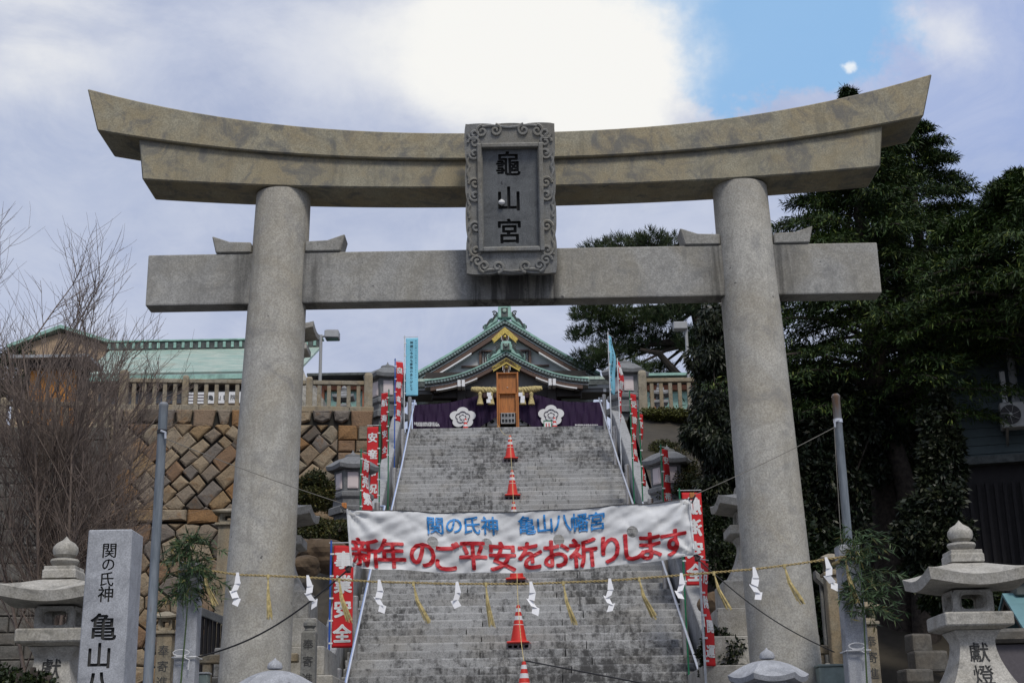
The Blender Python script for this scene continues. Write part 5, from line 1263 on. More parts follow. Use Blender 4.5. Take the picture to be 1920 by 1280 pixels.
def line(label, a, b, sag, r_, mat, grp='lines holding the banner'):
    a, b = Vector(a), Vector(b); pts = [a.lerp(b, i / 20) - a + Vector((0, 0, -sag * math.sin(math.pi * i / 20))) for i in range(21)]
    return tag(MB().tube(pts, r_, 5).build('tie_line', mat, None, loc=a), label, 'line', grp)
line('thin wire from the left steel pole to the upper left banner corner', pl_ + Vector((.05, -.06, -.36)), cor['tl'] + Vector((-.03, 0, .05)), .02, .004, M['wire'])
line('thin wire from the right steel pole to the upper right banner corner', pr_ + Vector((-.05, -.06, -.36)), cor['tr'] + Vector((.03, 0, .03)), .02, .004, M['wire'])
line('black cord from the lower left banner corner down across the left column', cor['bl'], P(345, 1238, 14.12), .16, .009, M['cord'])
line('black cord from the lower right banner corner down across the right column', cor['br'], P(1565, 1222, 14.12), .10, .006, M['cord'])
line('slack halyard hanging down the right steel pole', pr_ + Vector((-.06, -.06, -.36)), P(1578, 1030, 14.75), 0, .004, M['wire'], None)
line('dark cord running low across the foot of the stairs', P(985, 1238, 16.8), P(1215, 1282, 15.6), -.0, .008, M['cord'], None)
for k_, q in (('tl', -1), ('tr', 1), ('bl', -1), ('br', 1)):
    p = cor[k_]; t = thing('corner_clamp', 'dark clip knotted to the %s banner corner' % {'tl': 'upper left', 'tr': 'upper right', 'bl': 'lower left', 'br': 'lower right'}[k_], 'clip', (p.x, BY, p.z), 0, 'clips at the banner corners')
    MB().box((q * .03, -.01, .03 if k_[0] == 't' else -.03), (.05, .04, .06)).build('block', M['orangewood'] if k_[0] == 't' else M['bronze'], t, bevel=.006)
    MB().tube([(0, 0, 0), (q * .03, -.035, .0), (q * .06, -.03, .03 if k_[0] == 't' else -.02), (q * .02, -.04, -.05)], .009, 6).build('knot', M['cord'], t)

# ------------------------------------------------------------------ flags on poles
def flag(label, text, px_pole, py_top, py_bot, px_cloth, Y, mat='red', pole='greenpole', mirror=False, wave=.03, rot=0.0, tsize=.9, tcol='white', zg=None, extra=None, twist=0.0):
    "px_cloth: the cloth's left and right pixel at its top; rot turns the cloth on its pole"
    b = P(px_pole, py_bot, Y); tp_ = P(px_pole, py_top, Y); zg_ = zg if zg is not None else max(0, zs(Y) - .5)
    t = thing('banner_flag', label, 'flag', (b.x, Y, zg_), 0, 'upright banner flags beside the stairs')
    z0, z1 = b.z - zg_, tp_.z - zg_; side = 1 if (px_cloth[0] + px_cloth[1]) / 2 > px_pole else -1
    vis = abs((P(px_cloth[1], py_top, Y) - P(px_cloth[0], py_top, Y)).x); w = vis / max(.15, math.cos(rot)); off = .035
    MB().tube([(0, 0, -.1), (0, 0, z1 + .07)], .014, 8).build('pole', M[pole], t, smooth=True)
    MB().tube([(-side * .03, 0, z1 + .035), (side * (off + w) * math.cos(rot), (off + w) * math.sin(rot), z1 + .035)], .007, 6).build('crossbar', M['whitepole'], t)
    def pt(x, z, o=0.0):
        q = x / w; h = (z - z0) / (z1 - z0); a = rot + twist * (1 - h)
        y = wave * math.sin(4.5 * h + 2.0 * q + px_pole) * q ** .7 + wave * .4 * math.sin(11 * h + px_pole * .3) - o
        X = (off + x) * math.cos(a) - y * math.sin(a); Yy = (off + x) * math.sin(a) + y * math.cos(a); return (side * X, Yy, z)
    nx, nz = 10, 40; vs = [pt(w * i / nx, z0 + (z1 - z0) * j / nz) for j in range(nz + 1) for i in range(nx + 1)]
    c = MB().add(vs, [(j * (nx + 1) + i, j * (nx + 1) + i + 1, (j + 1) * (nx + 1) + i + 1, (j + 1) * (nx + 1) + i) for j in range(nz) for i in range(nx)]).build('cloth', M[mat], t, smooth=True)
    sol = c.modifiers.new('thickness', 'SOLIDIFY'); sol.thickness = .003; sol.offset = 0
    def put(chars, sz, xc, za, zb, col, bold, rev):
        n = len(chars); small = len(chars) > 6; groups = [range(n)] if small else [[i] for i in range(n)]
        for gi in groups:
            mb = MB()
            for i in gi: g_ = letters(chars[i], [(0, zb - (zb - za) * (i + .5) / n)], sz, bold, 0, 1.0, False); mb.add(g_.v, g_.f)
            mb = cut(mb, xs=np.arange(-w, w, w / 8), zs=np.arange(za, zb, (zb - za) / 24)); vs = []
            for x, y, z in mb.v:
                xx = (x if side > 0 else -x) * (-1 if rev else 1) + xc; vs.append(pt(min(max(xx, .005), w - .005), z, .007))
            mb.v = vs; o = mb.build('small_print' if small else 'character', M[col], c)
            if small: o['kind'] = 'stuff'
    if text: put(text, min(w * tsize, (z1 - z0) / len(text) * .92), w * .5, z0 + (z1 - z0) * .02, z1 - (z1 - z0) * .03, tcol, .055 if mat == 'red' else .02, mirror)
    if extra:
        for tx_, sz, xc, a, b_ in extra: put(tx_, w * sz, w * xc, z0 + (z1 - z0) * a, z0 + (z1 - z0) * b_, tcol, .015, mirror)
    for i in range(5):
        z = z0 + (z1 - z0) * (i + .2) / 4.6; MB().box((side * .02, 0, z), (.055, .03, .022)).build('tie', M['white'], t)
    return t
flag('red flag with white lettering 事業安全 on a blue pole at the lower left of the stairs', '事業安全', 617, 1022, 1214, (623, 661), 20.2, pole='bluepole')
flag('narrow red flag turned edge on, before the middle lamp left of the stairs', '商売繁盛', 675, 848, 985, (680, 693), 27.2, rot=R(62), wave=.05, twist=R(-8))
flag('red flag with white lettering 安産帯祝 behind the lamp left of the stairs', '安産帯祝', 711, 800, 934, (687, 708), 29.6)
flag('red flag with white lettering 航海安全 on a green pole left of the upper stairs', '航海安全', 728, 735, 858, (714, 726), 32.2, rot=R(40))
flag('highest red flag with white lettering on a blue pole left of the upper stairs', '良縁成就', 740, 677, 788, (741, 751), 34.8, pole='bluepole', rot=R(45), wave=.05)
flag('light blue flag with black vertical writing at the left of the stair head', None, 758, 634, 742, (761, 784), 37.2, mat='cyan', pole='whitepole', tcol='black', wave=.012, extra=[('神棚に今日も家族のありがとう', .26, .46, .08, .95), ('明日も明るく元気に過ごせますよう', .10, .82, .3, .97)])
flag('light blue flag turned edge on at the right of the stair head', None, 1144, 627, 735, (1146, 1156), 37.2, mat='cyan', pole='whitepole', tcol='black', rot=R(66), wave=.05, extra=[('神棚に今日も家族のありがとう', .26, .46, .08, .95)])
flag('highest red flag right of the stairs, narrow and turned edge on', '事業安全', 1162, 676, 789, (1163, 1169), 34.8, pole='whitepole', rot=R(72), wave=.06)
flag('red flag with white lettering 受験合格 right of the upper stairs', '受験合格', 1186, 737, 864, (1188, 1198), 31.4, rot=R(50))
flag('slim red flag turned edge on between the upper and middle lamps on the right', '家内安全', 1204, 773, 910, (1206, 1212), 29.8, rot=R(68), wave=.05)
flag('red flag with white lettering in front of the middle lamp right of the stairs', '安産帯祝', 1246, 840, 985, (1247, 1261), 27.4, rot=R(35))
flag('red flag with reversed white lettering behind the right end of the banner', '航海安全', 1283, 923, 1097, (1288, 1325), 22.8, mirror=True)
flag('narrow red flag with white lettering at the lower right of the stairs', '厄除開運', 1322, 1052, 1247, (1324, 1341), 16.7, rot=R(52), pole='whitepole', zg=0.0)

# ------------------------------------------------------------------ traffic cones up the middle of the stairs
def proj(p):
    v = Vector(p) - EYE; z = v.dot(_F); return 960 + FPX * v.dot(_R) / z, 640 - FPX * v.dot(_U) / z
def cone_mesh_parts():
    t = thing('traffic_cone', 'x', 'traffic cone')
    H = .62; r0, r1 = .135, .028
    def rr(z): return r0 + (r1 - r0) * z / H
    MB().lathe([(.175, .10), (.185, .105), (.185, .125), (.15, .135), (.14, .14)], 4, (0, 0, 0), math.pi / 4, True).build('base', M['orangered'], t, bevel=.012)
    z = .10 + .03
    MB().lathe([(rr(0), .132), (rr(H), .10 + H), (r1 * .8, .105 + H), (.002, .106 + H)], 20).build('body', M['orangered'], t, smooth=True)
    for a, b in ((.24, .31), (.38, .45), (.515, .575)): MB().lathe([(rr(a) + .003, .10 + a), (rr(b) + .003, .10 + b)], 20).build('white_band', M['conewhite'], t, smooth=True)
    mb = MB(); holed_block(mb, (0, 0, .05), .39, .19, .10, 4, .028); mb.build('concrete_block', M['concrete'], t)
    return t
cone0 = cone_mesh_parts(); cpos = []
def put_cone(label, px, py, first):
    best = None
    for k in range(1, N1 + N2 + 1):
        d, z = (edge1(k), R1 * k) if k <= N1 else (edge2(k - N1), R1 * N1 + R2 * (k - N1))
        q = proj(A(0, d + .12, z)); e = abs(q[1] - py)
        if best is None or e < best[0]: best = (e, d + .125, z)
    _, d, z = best; u = 0
    for _ in range(3): u += (px - proj(A(u, d, z))[0]) * (d / FPX)
    c = cone0 if first else copy_tree(cone0); c.location = A(u, d, z); c.rotation_euler = (0, 0, rnd.uniform(-.15, .15)); c['label'] = label; c['group'] = 'traffic cones along the middle of the stairs'
    cpos.append(A(u, d, z)); return c
put_cone('orange red cone highest on the stairs, just below the timber stand', 957, 866, True)
put_cone('orange red cone second from the top of the stairs', 961, 937, False)
put_cone('orange red cone with only its tip above the white banner', 964, 1005, False)
put_cone('orange red cone showing only its base below the white banner', 969, 1103, False)
put_cone('orange red cone with striped bands in the clear, lowest whole one on the stairs', 973, 1212, False)
put_cone('orange red cone cut off by the bottom edge', 984, 1338, False)
for px, nm, side in ((873, 'left', -1), (1040, 'right', 1)):
    p = P(px, 800, 39.9); c = copy_tree(cone0); c.location = A(inA(p).x, 39.9, TOP); c['label'] = 'orange red cone before the %s flower crest of the purple curtain' % nm; c['group'] = 'traffic cones at the stair head'
    for ch in list(c.children):
        if ch.name.startswith('concrete'): bpy.data.objects.remove(ch)
    c.location.z -= .06
mb = MB(); pts = [A(-.28, 39.1, TOP + .3)] + [p + Vector((.0, 0, .73)) for p in cpos]
for a, b in zip(pts[:-1], pts[1:]): mb.tube([a.lerp(b, i / 8) + Vector((0, -.03 if 0 < i < 8 else 0, -.12 * math.sin(math.pi * i / 8))) for i in range(9)], .006, 5)
tag(mb.build('yellow_cord', M['straw']), 'thin yellow cord strung from cone to cone down the stairs', 'cord')
p = P(1027, 799, 39.8); nb = thing('notice_board', 'small white notice with a green edge beside the right cone', 'sign', A(inA(p).x, 39.8, TOP), THETA)
MB().box((0, 0, .34), (.24, .02, .44), Matrix.Rotation(-.1, 3, 'X')).build('board', M['greenpole'], nb); MB().box((0, -.016, .335), (.19, .01, .37), Matrix.Rotation(-.1, 3, 'X')).build('paper', M['white'], nb)
mb = MB()
for i in range(2): mb.box((-.04 + .08 * i, -.024, .34), (.03, .004, .26), Matrix.Rotation(-.1, 3, 'X'))
mb.build('red_print', M['redtext'], nb)
for s in (-1, 1): MB().box((s * .08, .03, .08), (.02, .02, .26)).build('leg', M['steel'], nb)
# ------------------------------------------------------------------ low fences and posts behind the torii
def head_post(label, px, pytop, Y, w, text=None, group='stone posts with small roofed heads'):
    p = P(px, pytop, Y); t = thing('stone_post', label, 'stone post', (p.x, Y, 0), 0, group); H = p.z
    MB().lathe([(w / 2, 0), (w / 2, H - .27)], 4, (0, 0, 0), math.pi / 4, True).build('shaft', M['fence'], t, bevel=.008)
    MB().lathe([(w * .62, H - .27), (w * .66, H - .265), (w * .66, H - .235), (w * .6, H - .23)], 4, (0, 0, 0), math.pi / 4, True).build('collar', M['fence'], t, bevel=.006)
    fb = firebox(w * .9, .14, w * .2, w * .2); fb.v = [(a, b, c + H - .23) for a, b, c in fb.v]; fb.build('head', M['fence'], t)
    rf_ = curled_roof(4, w * .8, .07, .015, .02, math.pi / 4, 5, 4, .6); rf_.v = [(a, b, c + H - .075) for a, b, c in rf_.v]; rf_.build('cap', M['fence'], t)
    if text:
        for i, ch in enumerate(text): letters(ch, [(0, H - .45 - .17 * i)], .13, .006).build('lettering', M['carved'], t, loc=(0, -w / 2 - .003, 0))
    return t
head_post('small roofed stone post between the left steel pole and the bamboo post', 314, 1144, 16.2, .17, '奉寄進')
head_post('small roofed stone post just left of the left torii column', 431, 952, 20.0, .26)
head_post('small roofed stone post between the right column and the bamboo post', 1556, 1036, 16.4, .17)
head_post('small roofed stone post behind the bamboo of the right post', 1622, 1126, 16.0, .17, '奉寄進')
p = P(581, 1158, 16.3); t = thing('onion_post', 'stone post with an onion shaped finial right of the left torii column', 'stone post', (p.x, 16.3, 0)); H = p.z; w = 27 * 16 / FPX
MB().lathe([(w / 2, 0), (w / 2, H - .17), (w * .42, H - .145)], 4, (0, 0, 0), math.pi / 4, True).build('shaft', M['plinth'], t, bevel=.008)
MB().lathe([(.055, H - .15), (.06, H - .135), (.05, H - .12), (.072, H - .09), (.07, H - .055), (.04, H - .025), (.008, H)], 20).build('finial', M['plinth'], t, smooth=True)
for i, ch in enumerate('奉寄進'): letters(ch, [(0, H - .30 - .185 * i)], .125, .006).build('lettering', M['carved'], t, loc=(0, -w / 2 - .004, 0))
def low_fence(label, x0, x1, py, Y, s):
    a, b = P(x0, py, Y), P(x1, py, Y); t = thing('stone_fence', label, 'fence', (a.x, Y, 0), 0, 'low stone fences beside the torii'); Lf = b.x - a.x; H = (a.z + b.z) / 2
    MB().box((Lf / 2, 0, H - .05), (Lf, .13, .10)).build('rail', M['fence'], t, bevel=.012)
    n = max(2, int(Lf / .24))
    for i in range(n): MB().box((Lf * (i + .5) / n, 0, (H - .1) / 2), (.10, .09, H - .1)).build('baluster', M['fence'], t, bevel=.01)
    return t
low_fence('low stone fence left of the left torii column', 366, 560, 1226, 16.6, 1)
low_fence('low stone fence right of the right torii column', 1520, 1580, 1209, 16.6, 1)
def slat_fence(label, x0, x1, ya, yb, Y, rail_=False):
    a, b = P(x0, ya, Y), P(x1, yb, Y); t = thing('slatted_fence', label, 'fence', (a.x, Y, 0), 0, 'sloping slatted stone fences'); Lf = b.x - a.x; n = 9
    for i in range(n):
        x = Lf * (i + .5) / n; z = a.z + (b.z - a.z) * (i + .5) / n; MB().box((x, 0, z / 2), (Lf / n * .78, .05, z)).build('slat', M['darkwall'] if not rail_ else M['plinth'], t, bevel=.006)
    MB().prism([(-.05, a.z), (Lf + .05, b.z), (Lf + .05, b.z + .10), (-.05, a.z + .10)], -.08, .08).build('sloping_rail', M['plinth'], t, bevel=.01)
    return t
slat_fence('dark slatted fence sloping down towards the left torii column', 376, 445, 1150, 1185, 17.4)
slat_fence('stone slatted fence sloping down right of the right torii column', 1535, 1600, 1085, 1160, 16.9, True)
# stepped plinth blocks and rocks at the left of the stairs
rk = random.Random(5)
def boulder(label, px, py, Y, r, mat='rock', sq=(1.2, .8, .75), grp='brown rocks below the azaleas'):
    p = P(px, py, Y); bm = bmesh.new(); bmesh.ops.create_icosphere(bm, subdivisions=3, radius=r)
    s = rk.random() * 10
    from mathutils import noise as mn
    for v in bm.verts:
        d = 1 + .28 * mn.noise(v.co / r * 1.1 + Vector((s, s, s))) + .1 * mn.noise(v.co / r * 3 + Vector((s, 0, s))); v.co = Vector((v.co.x * sq[0] * d, v.co.y * sq[1] * d, v.co.z * sq[2] * d))
    me = bpy.data.meshes.new('rock'); bm.to_mesh(me); bm.free(); me.materials.append(M[mat]); o = link('rock', me, None, p, rk.random()); return tag(o, label, 'rock', grp)
boulder('broad brown rock below the azaleas, right of the weathered lantern', 610, 1040, 22.2, .36)
boulder('dark brown rock tucked under the azaleas beside the left column', 568, 1035, 22.6, .30)
boulder('small brown rock left of the blue pole', 572, 1060, 21.8, .22)
boulder('low brown rock behind the reversed red flag, right of the stairs', 1350, 1135, 22.5, .3)
for px, py, Y, sz, lab in ((1722, 1206, 17.2, (.26, .2, .22), 'upper pale squared stone at the foot of the dark tree trunk'), (1740, 1240, 17.0, (.40, .26, .24), 'broad squared stone stacked at the foot of the dark tree trunk'), (1716, 1268, 16.6, (.34, .24, .16), 'low pale squared stone lying below the dark tree trunk')):
    p = P(px, py, Y); tag(MB().box((0, 0, 0), sz).build('squared_stone', M['greystone'], None, bevel=.03, seg=2, loc=p, rz=rk.uniform(-.3, .3)), lab, 'stone', 'stones under the dark tree')
p = P(420, 1262, 13.3); t = thing('metal_box', 'pale grey metal box beside the left rope post', 'box', (P(377, 1270, 14.6).x, 14.6, 0))
zt_ = P(377, 1264, 14.6).z; MB().box((0, 0, zt_ / 2), (.16, .14, zt_)).build('body', M['signmetal'], t, bevel=.008); MB().box((0, 0, zt_ + .01), (.18, .16, .02)).build('lid', M['greypaint'], t, bevel=.004)
zt_ = P(1560, 1250, 14.6).z; t = thing('metal_box', 'wide grey green metal box beside the right rope post', 'box', (P(1561, 1260, 14.6).x, 14.6, 0))
MB().box((0, 0, zt_ / 2), (.30, .2, zt_)).build('body', M['signmetal'], t, bevel=.01); MB().box((0, 0, zt_ + .012), (.32, .22, .024)).build('lid', M['signmetal'], t, bevel=.004)

# ------------------------------------------------------------------ house, shed and wall at the right edge
p0 = P(1790, 880, 25.5); hs = thing('house', 'grey green clad house with a dark slatted lower storey at the right edge', 'house', (p0.x, 25.5, 0), R(-14))
zl = P(1850, 868, 25.5).z; zt_ = P(1850, 600, 25.5).z
hb_ = MB().box((4, 3, zl / 2 - .0), (8, 5.9, zl)).build('lower_wall', M['darkwall'], hs)
for i in range(52): MB().box((.08 + i * .15, .03, zl / 2 - .2), (.06, .07, zl - .4)).build('slat', M['darkwall'], hs)
MB().box((4, 3.0, (zl + zt_) / 2), (7.9, 5.8, zt_ - zl)).build('upper_wall', M['sidingcol'], hs)
n = int((zt_ - zl) / .16)
for i in range(n):
    z = zl + (zt_ - zl) * (i + .5) / n; MB().prism_x([(.12, z - .085), (.075, z - .08), (.10, z + .08), (.12, z + .085)], .05, 7.9).build('siding_board', M['sidingcol'], hs)
MB().box((4, 2.9, zl - .0), (8.3, 6.2, .14)).build('string_course', M['darkcopper'], hs)
MB().prism_x([(-.7, zt_), (3, zt_ + 1.6), (6.7, zt_), (6.7, zt_ + .18), (3, zt_ + 1.8), (-.7, zt_ + .18)], -.6, 8.6).build('roof', M['darkcopper'], hs)
def hx(px, py):
    "local x, z on the house front for a photograph pixel"
    a = R(-14); lo, hi = 20, 32
    for _ in range(40):
        mid = (lo + hi) / 2; q = P(px, py, mid); d = Vector((q.x - p0.x, q.y - 25.5)); y = -d.x * math.sin(a) + d.y * math.cos(a)
        if y > .05: hi = mid
        else: lo = mid
    return d.x * math.cos(a) + d.y * math.sin(a), q.z
wx, wz = hx(1915, 720); w = MB().box((wx + .35, .05, wz + .15), (1.1, .1, 1.5)).build('window', M['greypaint'], hs); MB().box((wx + .38, -.01, wz + .15), (.9, .05, 1.3)).build('pane', M['glass'], w)
MB().box((wx - .32, .02, wz - .2), (.09, .1, .9)).build('downpipe', M['whitepaint'], hs)
ax_, az_ = hx(1898, 786); ac = thing('air_conditioner', 'cream air conditioner unit with a round fan grille on the house wall', 'air conditioner', (p0.x + ax_ * math.cos(R(-14)) + .2 * math.sin(R(-14)), 25.5 + ax_ * math.sin(R(-14)) - .2 * math.cos(R(-14)), az_), R(-14) )
MB().box((.08, 0, 0), (.62, .3, .46)).build('casing', M['acwhite'], ac, bevel=.015)
g_ = MB().lathe([(.001, 0), (.18, 0), (.18, .02), (.001, .03)], 24); g_.v = [(x - .06, -.152 - z, y) for x, y, z in g_.v]; gr = g_.build('fan_grille', M['fan'], ac)
h_ = MB().lathe([(.001, 0), (.035, 0), (.001, .012)], 12); h_.v = [(x - .06, -.184 - z, y) for x, y, z in h_.v]; h_.build('hub', M['acwhite'], gr)
for i in range(7): MB().tube([(-.06 + .04 * math.cos(a + i * .9), -.186, .04 * math.sin(a + i * .9)) for a in (0,)] + [(-.06 + .17 * math.cos(i * .9 + .3), -.186, .17 * math.sin(i * .9 + .3))], .004, 4).build('grille_spoke', M['acwhite'], gr)
for s in (-1, 1): MB().prism_x([(-.16, -.235), (.2, -.235), (.2, -.5), (.17, -.5)], .08 + s * .22 - .02, .08 + s * .22 + .02).build('bracket', M['steel'], ac)
p = P(1880, 1118, 13.0); sh_ = thing('well_shed', 'small open shed with a blue green boarded roof at the right edge', 'shed', (p.x, 13.0, 0)); zr = p.z
for i in range(6):
    y0_, y1_ = -.02 - .24 * i / 1.0 * .5, 0
    MB().prism_x([(-.13 * i, zr - .105 * i), (-.13 * i - .125, zr - .105 * i - .10), (-.13 * i - .125, zr - .105 * i - .075), (-.13 * i, zr - .105 * i + .03)], 0, 2.2).build('roof_board', M['shedroof'], sh_)
    MB().prism_x([(.13 * i, zr - .105 * i), (.13 * i + .125, zr - .105 * i - .10), (.13 * i + .125, zr - .105 * i - .075), (.13 * i, zr - .105 * i + .03)], 0, 2.2).build('roof_board', M['shedroof'], sh_)
MB().box((1.15, 0, zr + .06), (2.1, .16, .12)).build('ridge', M['darkcopper'], sh_, bevel=.01); MB().box((1.15, 0, zr + .135), (2.14, .22, .03)).build('ridge_cap', M['shedroof'], sh_)
for y in (-.45, .45):
    for x in (.12, 2.0): MB().box((x, y, (zr - .35) / 2), (.09, .09, zr - .35)).build('post', M['orangepaint'], sh_)
    MB().box((1.1, y, zr - .40), (2.1, .08, .1)).build('beam', M['darkwood'], sh_)
MB().tube([(.03, -.72, zr - .60), (.03, 0, zr - .04), (.03, .72, zr - .60)], .03, 4).build('gable_board', M['darkwood'], sh_)
a = P(1846, 1197, 12.2); bw = thing('boundary_wall', 'low mauve grey wall with rough stone coping at the lower right edge', 'wall', (a.x, 12.2, 0))
MB().box((1.5, .1, (a.z - .05) / 2), (3.0, .2, a.z - .05)).build('wall_face', M['greywall'], bw)
x = -.02
while x < 3: MB().box((x + .3, .08, a.z + .02), (.595, .30, .12)).build('coping_stone', M['darkcopper'] if False else M['greystone'], bw, bevel=.03); x += .6

# ------------------------------------------------------------------ vegetation
def fan_tree(seed, mat, base, height, stems):
    "bare many-stemmed winter tree; returns builder arrays"
    r_ = random.Random(seed); segs = []
    def grow(p, d, ln, rad, depth):
        n = 6 if depth >= 3 else 4; pts = [p]
        for i in range(n):
            d = (d + Vector((r_.gauss(0, .08), r_.gauss(0, .08), .07 + r_.gauss(0, .04)))).normalized(); pts.append(pts[-1] + d * ln / n)
        segs.append((pts, rad, depth))
        if depth == 0: return
        for i in range({3: 18, 2: 9, 1: 5}[depth]):
            t = r_.uniform(.15, 1.0); i0 = min(n - 1, int(t * n)); q = pts[i0].lerp(pts[i0 + 1], t * n - i0)
            ax = Matrix.Rotation(r_.uniform(0, 2 * math.pi), 3, d) @ d.orthogonal().normalized()
            nd = (d * 1.0 + ax * r_.uniform(.4, 1.0) + Vector((0, 0, .1))).normalized(); grow(q, nd, ln * r_.uniform(.24, .42) if depth == 3 else ln * r_.uniform(.35, .6), rad * .45, depth - 1)
    for i in range(stems):
        a = r_.uniform(0, 2 * math.pi); sp = r_.uniform(.02, .30); d = Vector((math.cos(a) * sp, math.sin(a) * sp * .7, 1)).normalized()
        grow(Vector((math.cos(a) * .2, math.sin(a) * .2, r_.uniform(0, height * .10))), d, height * r_.uniform(.38, .80), .034, 3)
    return segs
def tubes_np(name, segs, mat, parent, pick):
    V, F, off = [], [], 0
    for pts, rad, dp in segs:
        if not pick(dp): continue
        n = 6 if dp >= 3 else 3; k = len(pts); P_ = np.array(pts); T = nrm(np.gradient(P_, axis=0)); u = nrm(np.cross(T, np.array([.31, .77, .2]))); w = np.cross(T, u)
        rr = max(rad, .0034) * np.linspace(1, .45 if dp else .5, k)[:, None]
        for j in range(n): V.append(P_ + (u * math.cos(2 * math.pi * j / n) + w * math.sin(2 * math.pi * j / n)) * rr)
        idx = off + np.arange(n)[:, None] * k + np.arange(k)[None]
        for j in range(n): a, b = idx[j], idx[(j + 1) % n]; F.append(np.stack([a[:-1], b[:-1], b[1:], a[1:]], 1))
        off += n * k
    return link(name, npmesh(name, np.concatenate(V), np.concatenate(F), mat), parent)
bp = P(105, 1165, 22.5); bt_ = thing('bare_tree', 'leafless many stemmed tree with fine brown twigs in front of the left wall', 'tree', (bp.x, 22.5, 0))
bh = P(118, 440, 22.5).z
segs = fan_tree(21, M['twig'], None, bh - bp.z + 1.7, 11)
zoff = bp.z - 1.9
segs = [([q + Vector((0, 0, zoff)) for q in pts], r_, d) for pts, r_, d in segs]
tubes_np('trunk', segs, M['twig'], bt_, lambda d: d >= 3); tubes_np('branches', segs, M['twig'], bt_, lambda d: d == 2); tubes_np('twigs', segs, M['twig'], bt_, lambda d: d < 2)
MB().tube([(0, 0, -.1), (.05, 0, zoff * .5), (0, 0, zoff + .3)], [.28, .22, .20], 10).build('trunk', M['twig'], bt_, smooth=True)

def blob_leaves(clumps, n, ln, wd, seed, droop=.4, shell=.55):
    "leaves spread through ellipsoid clumps [(centre, radii)], thicker near their skins"
    rs = np.random.RandomState(seed); vol = np.array([r_[0] * r_[1] * r_[2] for c, r_ in clumps]) ** .67; pr = vol / vol.sum()
    w = rs.choice(len(clumps), n, p=pr); c = np.array([q[0] for q in clumps])[w]; rad = np.array([q[1] for q in clumps])[w]
    d = nrm(rs.normal(size=(n, 3))); t = (shell + (1 - shell) * rs.rand(n, 1)) ** .6 * (1 + rs.normal(size=(n, 1)) * .09)
    C = c + d * rad * t; D = nrm(d * .7 + rs.normal(size=(n, 3)) * .6 + np.array([0, 0, -droop])); return leaves(C, D, rs.uniform(ln * .7, ln * 1.25, n), rs.uniform(wd * .7, wd * 1.3, n), rs)
def mass(label, name, cat, spots, mat, n, ln, wd, seed, droop=.4, lumps=26, group=None, trunk=True, dens=.34, shell=.35):
    "shrub or tree crown: spots = [(px, py, Y, rx, rz)] in photograph pixels; each spot breaks up into smaller lumps"
    rs = np.random.RandomState(seed); cl = []; b0 = None
    for px, py, Y, rx, rz in spots:
        p = P(px, py, Y); k = (P(px + 100, py, Y) - P(px, py, Y)).length / 100; Rx, Rz = rx * k, rz * k
        if b0 is None: b0 = p
        for i in range(lumps):
            d = rs.normal(size=3); d /= np.linalg.norm(d); t = rs.uniform(.35, .95); f = rs.uniform(.6, 1.25)
            cl.append((np.array([p.x + d[0] * Rx * t, p.y + d[1] * Rx * .8 * t, p.z + d[2] * Rz * t]), np.array([Rx * dens * f, Rx * dens * f, Rz * dens * f * .8])))
    gz_ = 0
    t = thing(name, label, cat, (b0.x, b0.y, gz_), 0, group); o = np.array([b0.x, b0.y, gz_])
    Q = blob_leaves(cl, n, ln, wd, seed, droop, shell) - o
    link('crown' if trunk else 'foliage', npmesh('crown', *quads(Q.astype(np.float32)), M[mat]), t)
    mb = MB(); lo = min(c[2] for c, r_ in cl)
    if trunk: MB().tube([(0, 0, -.1), (.03, .02, lo * .5), (0, 0, (lo + b0.z) / 2)], [.16, .13, .10], 8).build('trunk', M['bark'], t, smooth=True)
    r_ = random.Random(seed)
    for c, rr in cl[::2]:
        s0 = Vector((0, 0, max(.0, min(c[2], lo) - .3))) if trunk else Vector((c[0] - o[0], c[1] - o[1], c[2] - rr[2] * 2)); mb.tube([s0.lerp(Vector(c - o), .35), s0.lerp(Vector(c - o), .7) + Vector((0, 0, .08)), Vector(c - o)], [.03, .02, .008], 4)
    o_ = mb.build('branches', M['bark'], t); o_['kind'] = 'stuff'; return t
# azaleas on both banks
mass('clipped azalea mound left of the middle stair lamp, beside the left column', 'azalea_bush', 'shrub', [(585, 930, 27.5, 52, 44), (640, 935, 29.6, 40, 36)], 'azalea', 26000, .05, .03, 31, .0, 40, 'azaleas on the left bank', False)
mass('lower azalea mound below the middle stair lamp, left of the banner', 'azalea_bush', 'shrub', [(610, 1000, 24.2, 58, 36), (560, 1010, 24.5, 50, 34)], 'azalea', 26000, .05, .03, 32, .0, 40, 'azaleas on the left bank', False)
mass('azalea mound under the grey block wall right of the upper stairs', 'azalea_bush', 'shrub', [(1258, 862, 34.5, 60, 34), (1310, 880, 34, 50, 40)], 'azalea', 26000, .055, .032, 33, .0, 40, 'azaleas on the right bank', False)
mass('azalea mound right of the middle stair lamp, behind the banner end', 'azalea_bush', 'shrub', [(1300, 930, 28.5, 55, 60), (1350, 960, 27, 60, 70)], 'azalea', 30000, .05, .03, 34, .0, 40, 'azaleas on the right bank', False)
mass('azalea mound above the reversed red flag', 'azalea_bush', 'shrub', [(1310, 1010, 25.0, 60, 50), (1370, 1050, 24, 50, 50)], 'hedge', 26000, .05, .03, 35, .0, 40, 'azaleas on the right bank', False)
mass('yellow green creeper spilling over the grey block wall below the right balustrade', 'creeper', 'plant', [(1240, 778, 36.7, 42, 14), (1290, 782, 36.7, 40, 18)], 'yellowhedge', 12000, .06, .035, 36, .2, 30, None, False)
mass('dark glossy shrub between the right handrail flags and the right column', 'evergreen_shrub', 'shrub', [(1375, 1170, 17.6, 45, 55), (1365, 1240, 17.2, 50, 60), (1440, 1200, 17.8, 40, 60)], 'hedge', 26000, .055, .03, 37, .1, 36, None, False)
